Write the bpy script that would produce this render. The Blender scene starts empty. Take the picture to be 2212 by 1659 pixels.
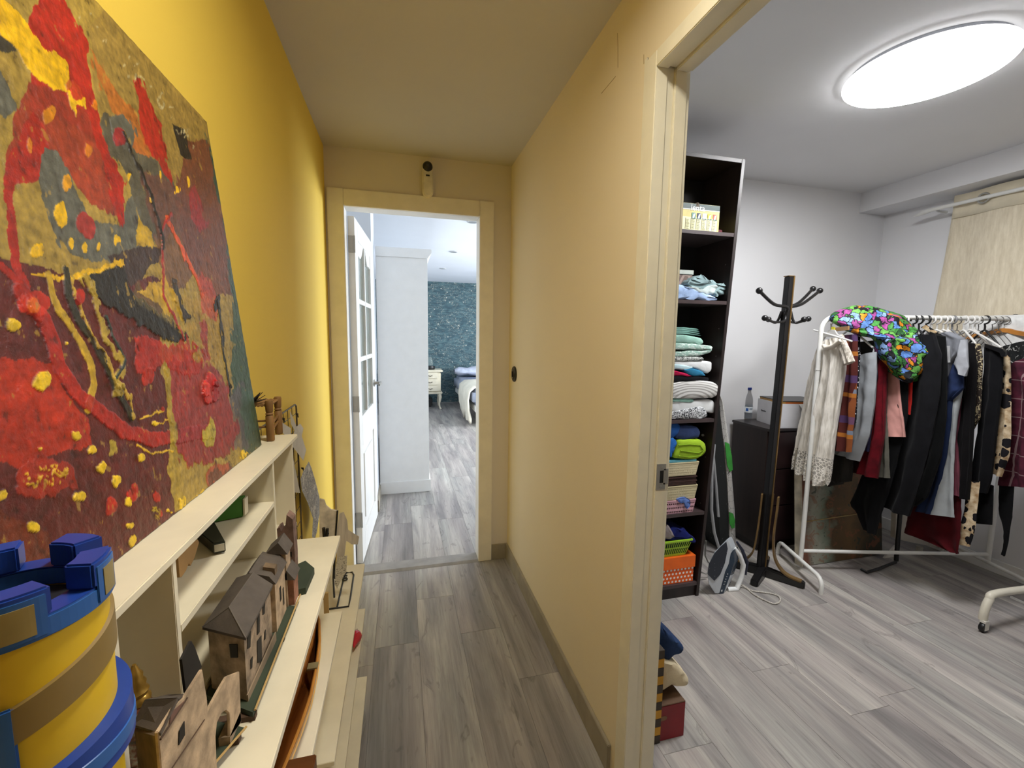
import bpy, bmesh, math, random
import numpy as np
from mathutils import Vector, noise as mnoise
random.seed(7)
PI = math.pi
# ------------------------------------------------------------------ camera
IW, IH, FPX = 2212.0, 1659.0, 936.67
YAW, PITCH, ROLL, CAMH = .2522, .1106, .0128, 1.3705
def _basis():
    cy, sy, cp, sp = math.cos(YAW), math.sin(YAW), math.cos(PITCH), math.sin(PITCH)
    f = np.array([sy*cp, cy*cp, -sp]); r = np.array([cy, -sy, 0.]); u = np.cross(r, f)
    cr, sr = math.cos(ROLL), math.sin(ROLL)
    return np.array([cr*r+sr*u, -sr*r+cr*u, f])
M3 = _basis(); O3 = np.array([0, 0, CAMH])
cam = bpy.data.cameras.new('camera'); camo = bpy.data.objects.new('camera', cam)
bpy.context.scene.collection.objects.link(camo)
cam.sensor_fit = 'HORIZONTAL'; cam.sensor_width = 36; cam.lens = FPX/IW*36; cam.clip_start = .01
from mathutils import Matrix
mw = Matrix(((M3[0][0], M3[1][0], -M3[2][0], 0), (M3[0][1], M3[1][1], -M3[2][1], 0), (M3[0][2], M3[1][2], -M3[2][2], CAMH), (0, 0, 0, 1)))
camo.matrix_world = mw
bpy.context.scene.camera = camo
S = bpy.context.scene
S.view_settings.view_transform = 'Standard'; S.view_settings.look = 'None'
S.view_settings.gamma = 1; S.view_settings.use_curve_mapping = False
S.view_settings.exposure = 0.75
S.cycles.max_bounces = 10; S.cycles.diffuse_bounces = 6; S.cycles.sample_clamp_indirect = 4
try:
    S.cycles.use_denoising = True
except Exception:
    pass
# ------------------------------------------------------------------ world and lights
wd = bpy.data.worlds.new('sky'); S.world = wd; wd.use_nodes = True
wd.node_tree.nodes['Background'].inputs[0].default_value = (.85, .93, 1, 1)
wd.node_tree.nodes['Background'].inputs[1].default_value = 1.0
def area(name, loc, rot, size, size_y, power, col, shape='RECTANGLE'):
    l = bpy.data.lights.new(name, 'AREA'); l.shape = shape; l.size = size; l.size_y = size_y
    l.energy = power; l.color = col
    o = bpy.data.objects.new(name, l); S.collection.objects.link(o); o.location = loc; o.rotation_euler = rot
    o['kind'] = 'structure'
    return o
HALL_W, ROOM_E, BED_W = 62.0, 38.0, 165.0
area('window_daylight', (4.15, 5.4, 1.45), (0, PI/2, 0), 1.5, 2.4, BED_W, (.90, .955, 1.0))
# ------------------------------------------------------------------ pixel -> world helpers (used to find real positions)
def ray(u, v):
    return np.array([(u-IW/2)/FPX, -(v-IH/2)/FPX, 1.]) @ M3
def ax(u, v, X): d = ray(u, v); return Vector(O3+d*(X/d[0]))
def ay(u, v, Y): d = ray(u, v); return Vector(O3+d*(Y/d[1]))
def az(u, v, Z): d = ray(u, v); return Vector(O3+d*((Z-CAMH)/d[2]))
def ap(u, v, P, N):
    d = Vector(ray(u, v)); o = Vector(O3); P = Vector(P); N = Vector(N)
    return o+d*((P-o).dot(N)/d.dot(N))
# ------------------------------------------------------------------ materials
def lin(c):
    c = c/255.
    return c/12.92 if c <= .04045 else ((c+.055)/1.055)**2.4
def L3(rgb): return (lin(rgb[0]), lin(rgb[1]), lin(rgb[2]), 1)
MC = {}
class NT:
    def __init__(s, name):
        s.m = bpy.data.materials.new(name); s.m.use_nodes = True; s.t = s.m.node_tree
        s.b = s.t.nodes['Principled BSDF']
    def n(s, typ, **kw):
        nd = s.t.nodes.new(typ)
        for k, v in kw.items():
            if hasattr(nd, k): setattr(nd, k, v)
        return nd
    def l(s, a, b): s.t.links.new(a, b)
    def coord(s, kind='Object', scale=(1, 1, 1), rot=(0, 0, 0)):
        tc = s.n('ShaderNodeTexCoord'); mp = s.n('ShaderNodeMapping'); mp.inputs['Scale'].default_value = scale
        mp.inputs['Rotation'].default_value = rot
        s.l(tc.outputs[kind], mp.inputs[0]); return mp.outputs[0]
    def noise(s, vec, scale=5, detail=4, rough=.55, dist=0):
        nd = s.n('ShaderNodeTexNoise'); nd.inputs['Scale'].default_value = scale; nd.inputs['Detail'].default_value = detail
        nd.inputs['Roughness'].default_value = rough; nd.inputs['Distortion'].default_value = dist
        s.l(vec, nd.inputs['Vector']); return nd.outputs['Fac']
    def vor(s, vec, scale=5, feature='F1', out='Distance', rnd=1):
        nd = s.n('ShaderNodeTexVoronoi'); nd.feature = feature; nd.inputs['Scale'].default_value = scale
        if 'Randomness' in nd.inputs: nd.inputs['Randomness'].default_value = rnd
        s.l(vec, nd.inputs['Vector']); return nd.outputs[out]
    def ramp(s, fac, stops, interp='LINEAR'):
        nd = s.n('ShaderNodeValToRGB'); nd.color_ramp.interpolation = interp; e = nd.color_ramp.elements
        while len(e) < len(stops): e.new(.5)
        for i, (p, c) in enumerate(stops):
            e[i].position = p; e[i].color = c if len(c) == 4 else L3(c)
        s.l(fac, nd.inputs[0]); return nd.outputs[0]
    def math(s, op, a, b=None, c=None):
        nd = s.n('ShaderNodeMath'); nd.operation = op
        for i, x in enumerate((a, b, c)):
            if x is None: continue
            if isinstance(x, (int, float)): nd.inputs[i].default_value = x
            else: s.l(x, nd.inputs[i])
        return nd.outputs[0]
    def mix(s, fac, a, b, mode='MIX'):
        nd = s.n('ShaderNodeMix'); nd.data_type = 'RGBA'; nd.blend_type = mode
        for sock, x in ((nd.inputs[0], fac), (nd.inputs[6], a), (nd.inputs[7], b)):
            if isinstance(x, (int, float)): sock.default_value = x
            elif isinstance(x, tuple): sock.default_value = x if len(x) == 4 else L3(x)
            else: s.l(x, sock)
        return nd.outputs[2]
    def bump(s, h, strength=.3, dist=.002):
        nd = s.n('ShaderNodeBump'); nd.inputs['Strength'].default_value = strength; nd.inputs['Distance'].default_value = dist
        s.l(h, nd.inputs['Height']); s.l(nd.outputs[0], s.b.inputs['Normal'])
    def base(s, c): 
        if isinstance(c, tuple): s.b.inputs['Base Color'].default_value = c if len(c) == 4 else L3(c)
        else: s.l(c, s.b.inputs['Base Color'])
    def set(s, rough=.6, metal=0, spec=.5):
        s.b.inputs['Roughness'].default_value = rough; s.b.inputs['Metallic'].default_value = metal
        s.b.inputs['Specular IOR Level'].default_value = spec
def mat(rgb, rough=.6, metal=0, var=.08, scale=12, bump=0, bscale=60, spec=.5, stretch=(1, 1, 1)):
    """plain surface: colour with slight noise variation and optional fine relief"""
    k = (rgb, rough, metal, var, scale, bump, bscale, spec, stretch)
    if k in MC: return MC[k]
    t = NT('m_%d_%d_%d' % tuple(rgb[:3])); t.set(rough, metal, spec)
    v = t.coord(scale=stretch)
    c1 = tuple(max(0, x*(1-var)) for x in rgb); c2 = tuple(min(255, x*(1+var)) for x in rgb)
    t.base(t.ramp(t.noise(v, scale), [(.3, c1), (.7, c2)]))
    if bump: t.bump(t.noise(v, bscale, 3), bump, .002)
    MC[k] = t.m
    return t.m
def fabric(rgb, var=.15, weave=900, rough=.95):
    k = ('fab', rgb, var, weave)
    if k in MC: return MC[k]
    t = NT('fabric_%d_%d_%d' % tuple(rgb[:3])); t.set(rough, 0, .15)
    v = t.coord(); c1 = tuple(x*(1-var) for x in rgb); c2 = tuple(min(255, x*(1+var)) for x in rgb)
    col = t.ramp(t.noise(v, 14, 6), [(.25, c1), (.75, c2)])
    t.base(col); t.bump(t.noise(v, weave/4, 3), .25, .002)
    t.b.inputs['Sheen Weight'].default_value = .02
    MC[k] = t.m
    return t.m
# ------------------------------------------------------------------ mesh building
C = S.collection
def link(o, parent=None):
    C.objects.link(o)
    if parent is not None: o.parent = parent
    return o
def origin_of(p):
    v = Vector((0, 0, 0))
    while p is not None: v = v+p.location; p = p.parent
    return v
class MB:
    def __init__(s): s.v = []; s.f = []
    def add(s, vs, fs):
        n = len(s.v); s.v += [tuple(x) for x in vs]; s.f += [tuple(i+n for i in f) for f in fs]; return s
    def hexa(s, p):   # 8 points: bottom 4 ccw, top 4 ccw
        return s.add(p, [(3, 2, 1, 0), (4, 5, 6, 7), (0, 1, 5, 4), (1, 2, 6, 5), (2, 3, 7, 6), (3, 0, 4, 7)])
    def box(s, x0, x1, y0, y1, z0, z1):
        return s.hexa([(x0, y0, z0), (x1, y0, z0), (x1, y1, z0), (x0, y1, z0), (x0, y0, z1), (x1, y0, z1), (x1, y1, z1), (x0, y1, z1)])
    def rbox(s, c, sz, M=None):
        x, y, z = [a/2 for a in sz]; P = [(-x, -y, -z), (x, -y, -z), (x, y, -z), (-x, y, -z), (-x, -y, z), (x, -y, z), (x, y, z), (-x, y, z)]
        c = Vector(c); P = [c+(M @ Vector(p) if M is not None else Vector(p)) for p in P]
        return s.hexa(P)
    def tube(s, pts, r, n=10, closed=False):
        pts = [Vector(p) for p in pts]; k = len(pts); rs = r if isinstance(r, (list, tuple)) else [r]*k
        base = len(s.v); prev = None
        for i, p in enumerate(pts):
            if closed: d = pts[(i+1) % k]-pts[i-1]
            else: d = pts[min(i+1, k-1)]-pts[max(i-1, 0)]
            if d.length < 1e-9: d = Vector((0, 0, 1))
            d.normalize()
            if prev is None:
                a = Vector((0, 0, 1)) if abs(d.z) < .9 else Vector((1, 0, 0)); u = d.cross(a).normalized()
            else:
                u = prev-d*prev.dot(d)
                u = u.normalized() if u.length > 1e-6 else d.orthogonal().normalized()
            prev = u; w = d.cross(u)
            for j in range(n):
                a = 2*PI*j/n; s.v.append(tuple(p+(u*math.cos(a)+w*math.sin(a))*rs[i]))
        m = k if closed else k-1
        for i in range(m):
            a0 = base+i*n; b0 = base+((i+1) % k)*n
            for j in range(n): s.f.append((a0+j, a0+(j+1) % n, b0+(j+1) % n, b0+j))
        if not closed:
            s.f.append(tuple(base+j for j in range(n))[::-1]); s.f.append(tuple(base+(k-1)*n+j for j in range(n)))
        return s
    def lathe(s, prof, c=(0, 0, 0), n=24, axis='z', sx=1, sy=1):
        base = len(s.v); c = Vector(c)
        for r, z in prof:
            for j in range(n):
                a = 2*PI*j/n; p = (r*math.cos(a)*sx, r*math.sin(a)*sy, z)
                if axis == 'x': p = (z, p[0], p[1])
                if axis == 'y': p = (p[0], z, p[1])
                s.v.append(tuple(c+Vector(p)))
        for i in range(len(prof)-1):
            for j in range(n):
                a0 = base+i*n; b0 = a0+n; s.f.append((a0+j, a0+(j+1) % n, b0+(j+1) % n, b0+j))
        s.f.append(tuple(base+j for j in range(n))[::-1]); s.f.append(tuple(base+(len(prof)-1)*n+j for j in range(n)))
        return s
    def prism(s, pts, d):   # polygon extruded by vector d
        d = Vector(d); n = len(pts); P = [Vector(p) for p in pts]
        return s.add(P+[p+d for p in P], [tuple(range(n))[::-1], tuple(range(n, 2*n))]+[(i, (i+1) % n, n+(i+1) % n, n+i) for i in range(n)])
    def arc(s, cx, cy, r0, r1, a0, a1, z0, z1, n=8):
        P = []
        for i in range(n+1):
            a = math.radians(a0+(a1-a0)*i/n)
            for r, z in ((r0, z0), (r1, z0), (r1, z1), (r0, z1)): P.append((cx+r*math.cos(a), cy+r*math.sin(a), z))
        F = []
        for i in range(n):
            for j in range(4): F.append((i*4+j, i*4+(j+1) % 4, i*4+4+(j+1) % 4, i*4+4+j))
        if abs(a1-a0) < 359.9: F += [(3, 2, 1, 0), (4*n, 4*n+1, 4*n+2, 4*n+3)]
        return s.add(P, F)
    def sphere(s, c, r, n=14, m=9, sz=1):
        return s.lathe([(max(1e-4, r*math.sin(PI*i/m)), -r*sz*math.cos(PI*i/m)) for i in range(m+1)], c, n)
    def grid(s, P):   # rows of points
        a = len(P); b = len(P[0]); base = len(s.v)
        for row in P: s.v += [tuple(p) for p in row]
        for i in range(a-1):
            for j in range(b-1): s.f.append((base+i*b+j, base+i*b+j+1, base+(i+1)*b+j+1, base+(i+1)*b+j))
        return s
    def build(s, name, m=None, parent=None, smooth=False, bevel=0, label=None, cat=None, group=None, kind=None, loc=None, sub=0):
        V = np.array(s.v, float)
        if parent is not None: o0 = origin_of(parent); lp = Vector((0, 0, 0))
        else:
            o0 = Vector(loc) if loc else Vector(((V[:, 0].min()+V[:, 0].max())/2, (V[:, 1].min()+V[:, 1].max())/2, V[:, 2].min())); lp = o0
        me = bpy.data.meshes.new(name); me.from_pydata([tuple(p) for p in (V-np.array(o0))], [], s.f); me.update()
        bm = bmesh.new(); bm.from_mesh(me); bmesh.ops.recalc_face_normals(bm, faces=bm.faces)
        if bevel:
            es = [e for e in bm.edges if len(e.link_faces) == 2 and e.calc_face_angle(0) > .6]
            if es: bmesh.ops.bevel(bm, geom=es, offset=bevel, segments=2, affect='EDGES', clamp_overlap=True)
        bm.to_mesh(me); bm.free()
        if smooth:
            me.polygons.foreach_set('use_smooth', [True]*len(me.polygons))
        if m is not None: me.materials.append(m)
        o = bpy.data.objects.new(name, me); o.location = lp; link(o, parent)
        if smooth and bevel == 0 and sub == 0: me.set_sharp_from_angle(angle=math.radians(50))
        if sub:
            md = o.modifiers.new('s', 'SUBSURF'); md.levels = sub; md.render_levels = sub
        if label: o['label'] = label
        if cat: o['category'] = cat
        if group: o['group'] = group
        if kind: o['kind'] = kind
        return o
def thing(name, loc, label, cat, group=None):
    o = bpy.data.objects.new(name, None); o.empty_display_size = .05; o.location = Vector(loc); link(o)
    o['label'] = label; o['category'] = cat
    if group: o['group'] = group
    return o
def struct(name, loc=(0, 0, 0)):
    o = bpy.data.objects.new(name, None); o.empty_display_size = .05; o.location = Vector(loc); link(o); o['kind'] = 'structure'; return o
def arcpts(c, r, a0, a1, n, u, w):
    c = Vector(c); u = Vector(u); w = Vector(w)
    return [c+u*(r*math.cos(math.radians(a0+(a1-a0)*i/n)))+w*(r*math.sin(math.radians(a0+(a1-a0)*i/n))) for i in range(n+1)]
# ------------------------------------------------------------------ the place
XL, XR, XRO, YE, CZ = -.365, .623, .71, 2.49, 2.32
RW, RB, RC = 3.43, 2.50, 2.41
BD, BC = 8.88, 2.42
def wallmat(name, rgb, b=.12):
    t = NT(name); t.set(.75, 0, .3); v = t.coord()
    t.base(t.ramp(t.noise(v, 1.3, 3), [(.3, tuple(x*.975 for x in rgb)), (.7, rgb)]))
    t.bump(t.noise(v, 160, 3), b, .002); return t.m
m_yellow = wallmat('yellow_paint', (238, 206, 88)); m_cream = wallmat('cream_paint', (231, 218, 190))
m_white = wallmat('white_paint', (226, 226, 228), .06); m_hallc = wallmat('hall_ceiling_paint', (206, 200, 184))
m_end = wallmat('hall_end_paint', (226, 218, 206))
m_bedw = wallmat('bedroom_paint', (222, 226, 232), .05)
def wall(name, m, *boxes):
    b = MB()
    for q in boxes: b.box(*q)
    return b.build(name, m, kind='structure', loc=(0, 0, 0))
YN = -2.2
wall('wall_left', m_yellow, (XL-.1, XL, YN, YE+.1, 0, CZ+.1))
JY, JY0, JT = 1.02, .18, 2.03
wall('wall_right', m_cream, (XR, XR+.02, JY+.045, YE, 0, CZ), (XR, XR+.02, YN, JY0-.045, 0, CZ), (XR, XR+.02, JY0-.045, JY+.045, JT+.04, CZ))
wall('wall_partition', m_white, (XR+.02, XRO-.004, JY+.045, RB+.1, 0, RC), (XR+.02, XRO-.004, YN, JY0-.045, 0, RC), (XR+.02, XRO-.004, JY0-.045, JY+.045, JT+.04, RC))
DL, DR_, DT = -.273, .441, 2.03
wall('wall_end', m_end, (XL-.1, DL-.02, YE, YE+.1, 0, 2.5), (DR_+.02, XR+.12, YE, YE+.1, 0, 2.5), (DL-.02, DR_+.02, YE, YE+.1, DT+.02, 2.5))
wall('wall_hall_bounce', m_cream, (XL-.1, XR+.1, YN-.1, YN, 0, CZ+.1))  # unseen wall added behind the camera to close the hall and bounce light
wall('ceiling', m_hallc, (XL-.1, XR+.02, YN, YE, CZ, CZ+.1))
wall('wall_room_back', m_white, (XRO-.004, RW+.1, RB, RB+.1, 0, RC+.1))
wall('wall_room_right', m_white, (RW, RW+.1, YN, RB, 0, RC+.1))
wall('wall_room_near', m_white, (XRO, RW+.1, YN-.1, YN, 0, RC+.1))
wall('ceiling_room', m_white, (XR+.02, RW+.1, YN, RB+.1, RC, RC+.1))
wall('trim_1', m_white, (3.19, RW, YN, RB, 2.275, RC))
# bedroom shell
wall('ceiling_bedroom', m_bedw, (-.6, 4.3, YE+.1, BD+.1, BC, BC+.1))
wall('wall_bedroom_left', m_bedw, (-.6, -.45, YE+.1, BD, 0, BC))
wall('wall_bedroom_right', m_bedw, (4.2, 4.3, YE+.1, BD, 0, .75), (4.2, 4.3, YE+.1, BD, 2.15, BC), (4.2, 4.3, YE+.1, 4.2, .75, 2.15), (4.2, 4.3, 6.6, BD, .75, 2.15))
wall('wall_bedroom_stub', m_bedw, (-.45, -.195, 3.40, 3.76, 0, BC))
wall('wall_bedroom_near', m_bedw, (.75, 4.3, YE+.1, YE+.2, 0, BC))
t = NT('floral_wallpaper'); t.set(.8); v = t.coord(rot=(PI/2, 0, 0))
bgc = t.ramp(t.noise(t.coord(scale=(2, 1, 9)), 5, 5), [(.3, (44, 66, 74)), (.5, (62, 88, 96)), (.7, (90, 116, 120))])
fl = t.math('GREATER_THAN', t.noise(v, 42, 3, .7, 1.5), .60)
clus = t.math('GREATER_THAN', t.noise(v, 7, 2), .43)
fm = t.math('MULTIPLY', fl, clus); dot = t.math('LESS_THAN', t.vor(v, 9), .12)
c = t.mix(fm, bgc, (160, 160, 146)); c = t.mix(dot, c, (176, 176, 164)); t.base(c); m_wallp = t.m
wall('wall_bedroom_far', m_wallp, (-.6, 4.3, BD, BD+.1, 0, BC))
# ------------------------------------------------------------------ floor of grey oak planks
t = NT('grey_oak_laminate'); t.set(.42, 0, .4)
oi = t.n('ShaderNodeObjectInfo'); tc = t.n('ShaderNodeTexCoord'); va = t.n('ShaderNodeVectorMath'); va.operation = 'MULTIPLY_ADD'
cmb = t.n('ShaderNodeCombineXYZ'); t.l(oi.outputs['Random'], cmb.inputs[0]); t.l(oi.outputs['Random'], cmb.inputs[1]); t.l(oi.outputs['Random'], cmb.inputs[2])
va.inputs[1].default_value = (37, 53, 71); t.l(cmb.outputs[0], va.inputs[0]); t.l(tc.outputs['Object'], va.inputs[2])
def mp(sc):
    m = t.n('ShaderNodeMapping'); m.inputs['Scale'].default_value = sc; t.l(va.outputs[0], m.inputs[0]); return m.outputs[0]
broad = t.noise(mp((9, 1.0, 1)), 1.0, 5, .6, .6); fine = t.noise(mp((60, 2.2, 1)), 1.6, 6, .65, .4)
knot = t.noise(mp((7, 2.6, 1)), 1.5, 3, .5, 2.2)
cr = t.ramp(broad, [(.22, (96, 93, 95)), (.40, (138, 135, 137)), (.55, (172, 169, 168)), (.75, (206, 205, 202))])
cf = t.ramp(fine, [(.28, (120, 114, 114)), (.42, (196, 192, 191)), (.6, (222, 220, 219)), (.8, (238, 237, 236))])
c = t.mix(.75, cr, cf, 'MULTIPLY')
kf = t.ramp(knot, [(.62, (255, 255, 255)), (.68, (150, 145, 142)), (.72, (235, 235, 235))]); c = t.mix(.55, c, kf, 'MULTIPLY')
hue = t.noise(mp((4, .7, 1)), 1.3, 3); c = t.mix(1., c, t.ramp(hue, [(.35, (242, 236, 233)), (.5, (248, 246, 241)), (.65, (240, 244, 239))]), 'MULTIPLY')
tint = t.ramp(oi.outputs['Random'], [(0, (226, 222, 220)), (.5, (244, 242, 238)), (1, (255, 253, 249))]); c = t.mix(1., c, tint, 'MULTIPLY')
bc = t.n('ShaderNodeBrightContrast'); bc.inputs['Bright'].default_value = .15; bc.inputs['Contrast'].default_value = .16; t.l(c, bc.inputs[0])
t.base(bc.outputs[0]); t.bump(fine, .12, .001); m_plank = t.m
fl = MB(); fl.box(-.6, 4.3, YN, BD, -.06, -.012); floor = fl.build('floor', mat((70, 68, 66), .9), kind='structure', loc=(0, 0, 0))
PW, PL = .19, 1.28
pm = MB(); pm.box(.0003, PW-.0003, .0003, PL-.0003, -.012, 0); proto = pm.build('plank', m_plank, floor, bevel=.0005)
pmesh = proto.data; bpy.data.objects.remove(proto)
joints = {0: 1.852, 1: 2.168, 2: 3.14-PL, 3: 1.54, 5: 1.12, 7: 1.72, 8: 1.35, 9: 1.09}
short = {}
def plank(x, y, ln):
    if ln > PL-.01: me = pmesh
    else:
        k = round(ln, 2); me = short.get(k)
        if me is None:
            b = MB(); b.box(.0003, PW-.0003, .0003, ln-.0003, -.012, 0); o = b.build('plank', m_plank, floor, bevel=.0005); me = o.data; short[k] = me; bpy.data.objects.remove(o)
    o = bpy.data.objects.new('plank', me); o.location = (x, y, 0); link(o, floor)
npk = 0
for k in range(-3, 23):
    x = -.129+PW*k; j = joints.get(k, 1.0+((k*.41) % 1)*PL)
    y = j-PL*math.ceil((j+.9)/PL)
    ymax = BD if x < 3.2 else 2.5
    if x > 1.8: ymax = 2.5
    if x < .5: pass
    while y < ymax and npk < 290:
        y0, y1 = y, min(y+PL, ymax)
        skip = (x < .5 and y1 < -.4) or (x < .45 and y1 < .3 and x < -.2)
        # the door threshold and walls sit over the planks
        if y1-y0 > .05 and not skip: plank(x, y0, y1-y0); npk += 1
        y = y1
for k in range(10, 23):
    x = -.129+PW*k; y = YE+.2+((k*.37) % 1)*.2
    while y < BD and npk < 298:
        plank(x, y, min(PL, BD-y)); npk += 1; y += PL
m_frame = mat((236, 230, 216), .45, var=.02, bump=.03); m_base = mat((150, 142, 126), .6, var=.06)
m_jamb = mat((230, 224, 204), .45, var=.02)
m_satin = mat((236, 236, 234), .35, var=.01)
m_steel = mat((168, 166, 160), .35, .6, .05)
m_blackp = mat((16, 16, 17), .4, var=.1)
# baseboards
b = MB(); b.box(XR-.012, XR, JY+.09, YE, 0, .095); b.build('baseboard_right', m_base, kind='structure', bevel=.002)
b = MB(); b.box(.521, XR-.012, YE-.012, YE, 0, .095); b.build('baseboard_end', m_base, kind='structure', bevel=.002)
b = MB(); b.box(XRO-.004, RW, RB-.012, RB, 0, .08); b.build('baseboard_back', m_satin, kind='structure', bevel=.002)
b = MB(); b.box(RW-.012, RW, YN, RB, 0, .08); b.build('baseboard_room', m_satin, kind='structure', bevel=.002)
b = MB(); b.box(-.205, -.180, 3.385, 3.76, 0, .09); b.build('baseboard_bedroom', m_base, kind='structure', bevel=.002)
b = MB(); b.prism([(DL, YE-.02, .0005), (DL, YE+.10, .0005), (DL, YE+.085, .009), (DL, YE-.0, .009)], (DR_-DL, 0, 0)); b.build('trim_2', mat((138, 134, 130), .5), kind='structure')
# ------------------------------------------------------------------ bedroom door (far end of the hall)
wr0 = bpy.data.objects['wall_right']
for q6 in (((1334, 72), (1335, 100), (1335, 146)), ((1391, 118), (1391, 138)), ((1330, 165), (1316, 182), (1299, 202))):
    b = MB(); b.tube([ax(u_, v_, XR) for u_, v_ in q6], .0008, 5); b.build('hairline_crack', mat((132, 112, 72), .9), wr0)
d1 = struct('door_1', (0, YE, 0))
AT = 2.115
for x0, x1, x2, x3 in ((-.355, DL, 0, 0), (DR_, .521, 0, 0)):
    b = MB(); b.box(x0, x1, YE-.016, YE, 0, AT); b.build('architrave', m_frame, d1, bevel=.003)
b = MB(); b.box(DL+.0005, DR_-.0005, YE-.0155, YE, DT, AT-.0005); b.build('architrave', m_frame, d1, bevel=.003)
b = MB(); b.box(DL-.02, DL, YE, YE+.1, 0, DT+.02).box(DR_, DR_+.02, YE, YE+.1, 0, DT+.02).box(DL, DR_, YE, YE+.1, DT, DT+.02)
b.build('jamb', m_satin, d1, bevel=.002)
# leaf: local frame, hinge at HB, opening into the bedroom
HB = Vector((-.235, YE+.105, 0)); la = math.radians(4.0)
ld = Vector((math.sin(la), math.cos(la), 0)); ln_ = Vector((math.cos(la), -math.sin(la), 0))
def LP(s, w, z): return HB+ld*s+ln_*w+Vector((0, 0, z))
def lbox(b, s0, s1, w0, w1, z0, z1):
    b.hexa([LP(s0, w0, z0), LP(s0, w1, z0), LP(s1, w1, z0), LP(s1, w0, z0), LP(s0, w0, z1), LP(s0, w1, z1), LP(s1, w1, z1), LP(s1, w0, z1)])
leaf = MB(); LW = .72
lbox(leaf, 0, .11, -.035, 0, .01, 2.01); lbox(leaf, LW-.11, LW, -.035, 0, .01, 2.01)
lbox(leaf, .11, LW-.11, -.035, 0, .01, .16); lbox(leaf, .11, LW-.11, -.035, 0, .70, .88); lbox(leaf, .11, LW-.11, -.035, 0, 1.90, 2.01)
lfo = leaf.build('leaf', m_satin, d1, bevel=.002)
b = MB(); lbox(b, .11, LW-.11, -.028, -.008, .16, .70); lbox(b, .17, LW-.17, -.03, -.002, .22, .64); b.build('panel', m_satin, lfo, bevel=.006)
gz = [.88, 1.22, 1.56, 1.90]
glass = NT('door_glass'); glass.set(.05); glass.b.inputs['Transmission Weight'].default_value = .9; glass.base((225, 235, 230)); glass.b.inputs['IOR'].default_value = 1.3
for i in range(3):
    for j in range(2):
        s0 = .11+j*(LW-.22)/2; b = MB(); lbox(b, s0, s0+(LW-.22)/2, -.02, -.015, gz[i], gz[i+1]); b.build('pane', glass.m, lfo)
b = MB()
for z in gz[1:3]: lbox(b, .11, LW-.11, -.032, -.002, z-.014, z+.014)
lbox(b, LW/2-.014, LW/2+.014, -.032, -.002, .88, 1.9)
# arched head over the panes
ar = [LP(.11+(LW-.22)*i/16, -.004, 1.91-(.13-.10*math.sin(PI*i/16)-.03*math.cos(4*PI*i/16))) for i in range(17)]
ar = ar+[LP(LW-.11, -.004, 1.92), LP(.11, -.004, 1.92)]
b.prism(ar, ln_*-.026); b.build('muntin', m_satin, lfo, bevel=.002)
for z in (1.86, .97, .28):
    b = MB(); lbox(b, -.004, -.0005, -.034, -.004, z-.045, z+.045); b.tube([LP(-.006, 0, z-.045), LP(-.006, 0, z+.045)], .005, 8)
    b.build('hinge', m_steel, d1, label='steel door hinge')
b = MB(); b.lathe([(.026, 0), (.026, .006), (.012, .01), (.010, .04), (.012, .05)], LP(LW-.055, 0, 1.02), 16, 'x')
b.tube([LP(LW-.055, .045, 1.02), LP(LW-.10, .05, 1.02), LP(LW-.17, .05, 1.018)], [.010, .009, .007], 10)
b.build('door_handle', m_steel, lfo, smooth=True)
# ------------------------------------------------------------------ doorway to the dressing room
d2 = struct('door_2', (XR, JY, 0))
b = MB(); b.box(XR-.006, XR+.028, JY, JY+.045, 0, JT+.04).box(XR-.004, XR-.0005, JY+.045, JY+.06, 0, JT+.05); b.build('jamb', m_jamb, d2, bevel=.004)
b = MB(); b.box(XR+.028, XR+.05, JY+.006, JY+.045, 0, JT+.04).box(XR+.05, XRO-.002, JY, JY+.045, 0, JT+.04).box(XRO-.004, XRO+.010, JY+.0065, JY+.075, 0, JT+.045)
b.build('jamb', m_jamb, d2, bevel=.002)
b = MB(); b.box(XR-.006, XR+.028, JY0-.045, JY, JT, JT+.04).box(XR+.028, XR+.05, JY0, JY, JT+.006, JT+.04).box(XR+.05, XRO, JY0, JY, JT, JT+.04).box(XRO-.002, XRO+.01, JY0, JY, JT+.004, JT+.045)
b.build('door_head', m_jamb, d2, bevel=.002)
b = MB(); b.box(XR-.006, XRO+.01, JY0-.045, JY0, 0, JT+.04); b.build('jamb', m_jamb, d2, bevel=.003)
b = MB(); zz = .99; px = XR+.066
b.box(px-.014, px+.014, JY-.002, JY, zz-.036, zz-.018).box(px-.014, px+.014, JY-.002, JY, zz+.018, zz+.036).box(px-.014, px-.004, JY-.002, JY, zz-.018, zz+.018).box(px+.008, px+.022, JY-.002, JY, zz-.022, zz+.022)
sp = b.build('strike_plate', m_steel, d2, label='steel strike plate of the latch')
b = MB(); b.box(px-.004, px+.008, JY-.0006, JY-.0001, zz-.018, zz+.018); b.build('latch_hole', m_blackp, sp)
b = MB()
for z in (zz-.028, zz+.028): b.lathe([(.004, -.0005), (.003, -.001)], (px, JY-.002, z), 10, 'y')
b.build('screw', m_steel, sp)
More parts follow.
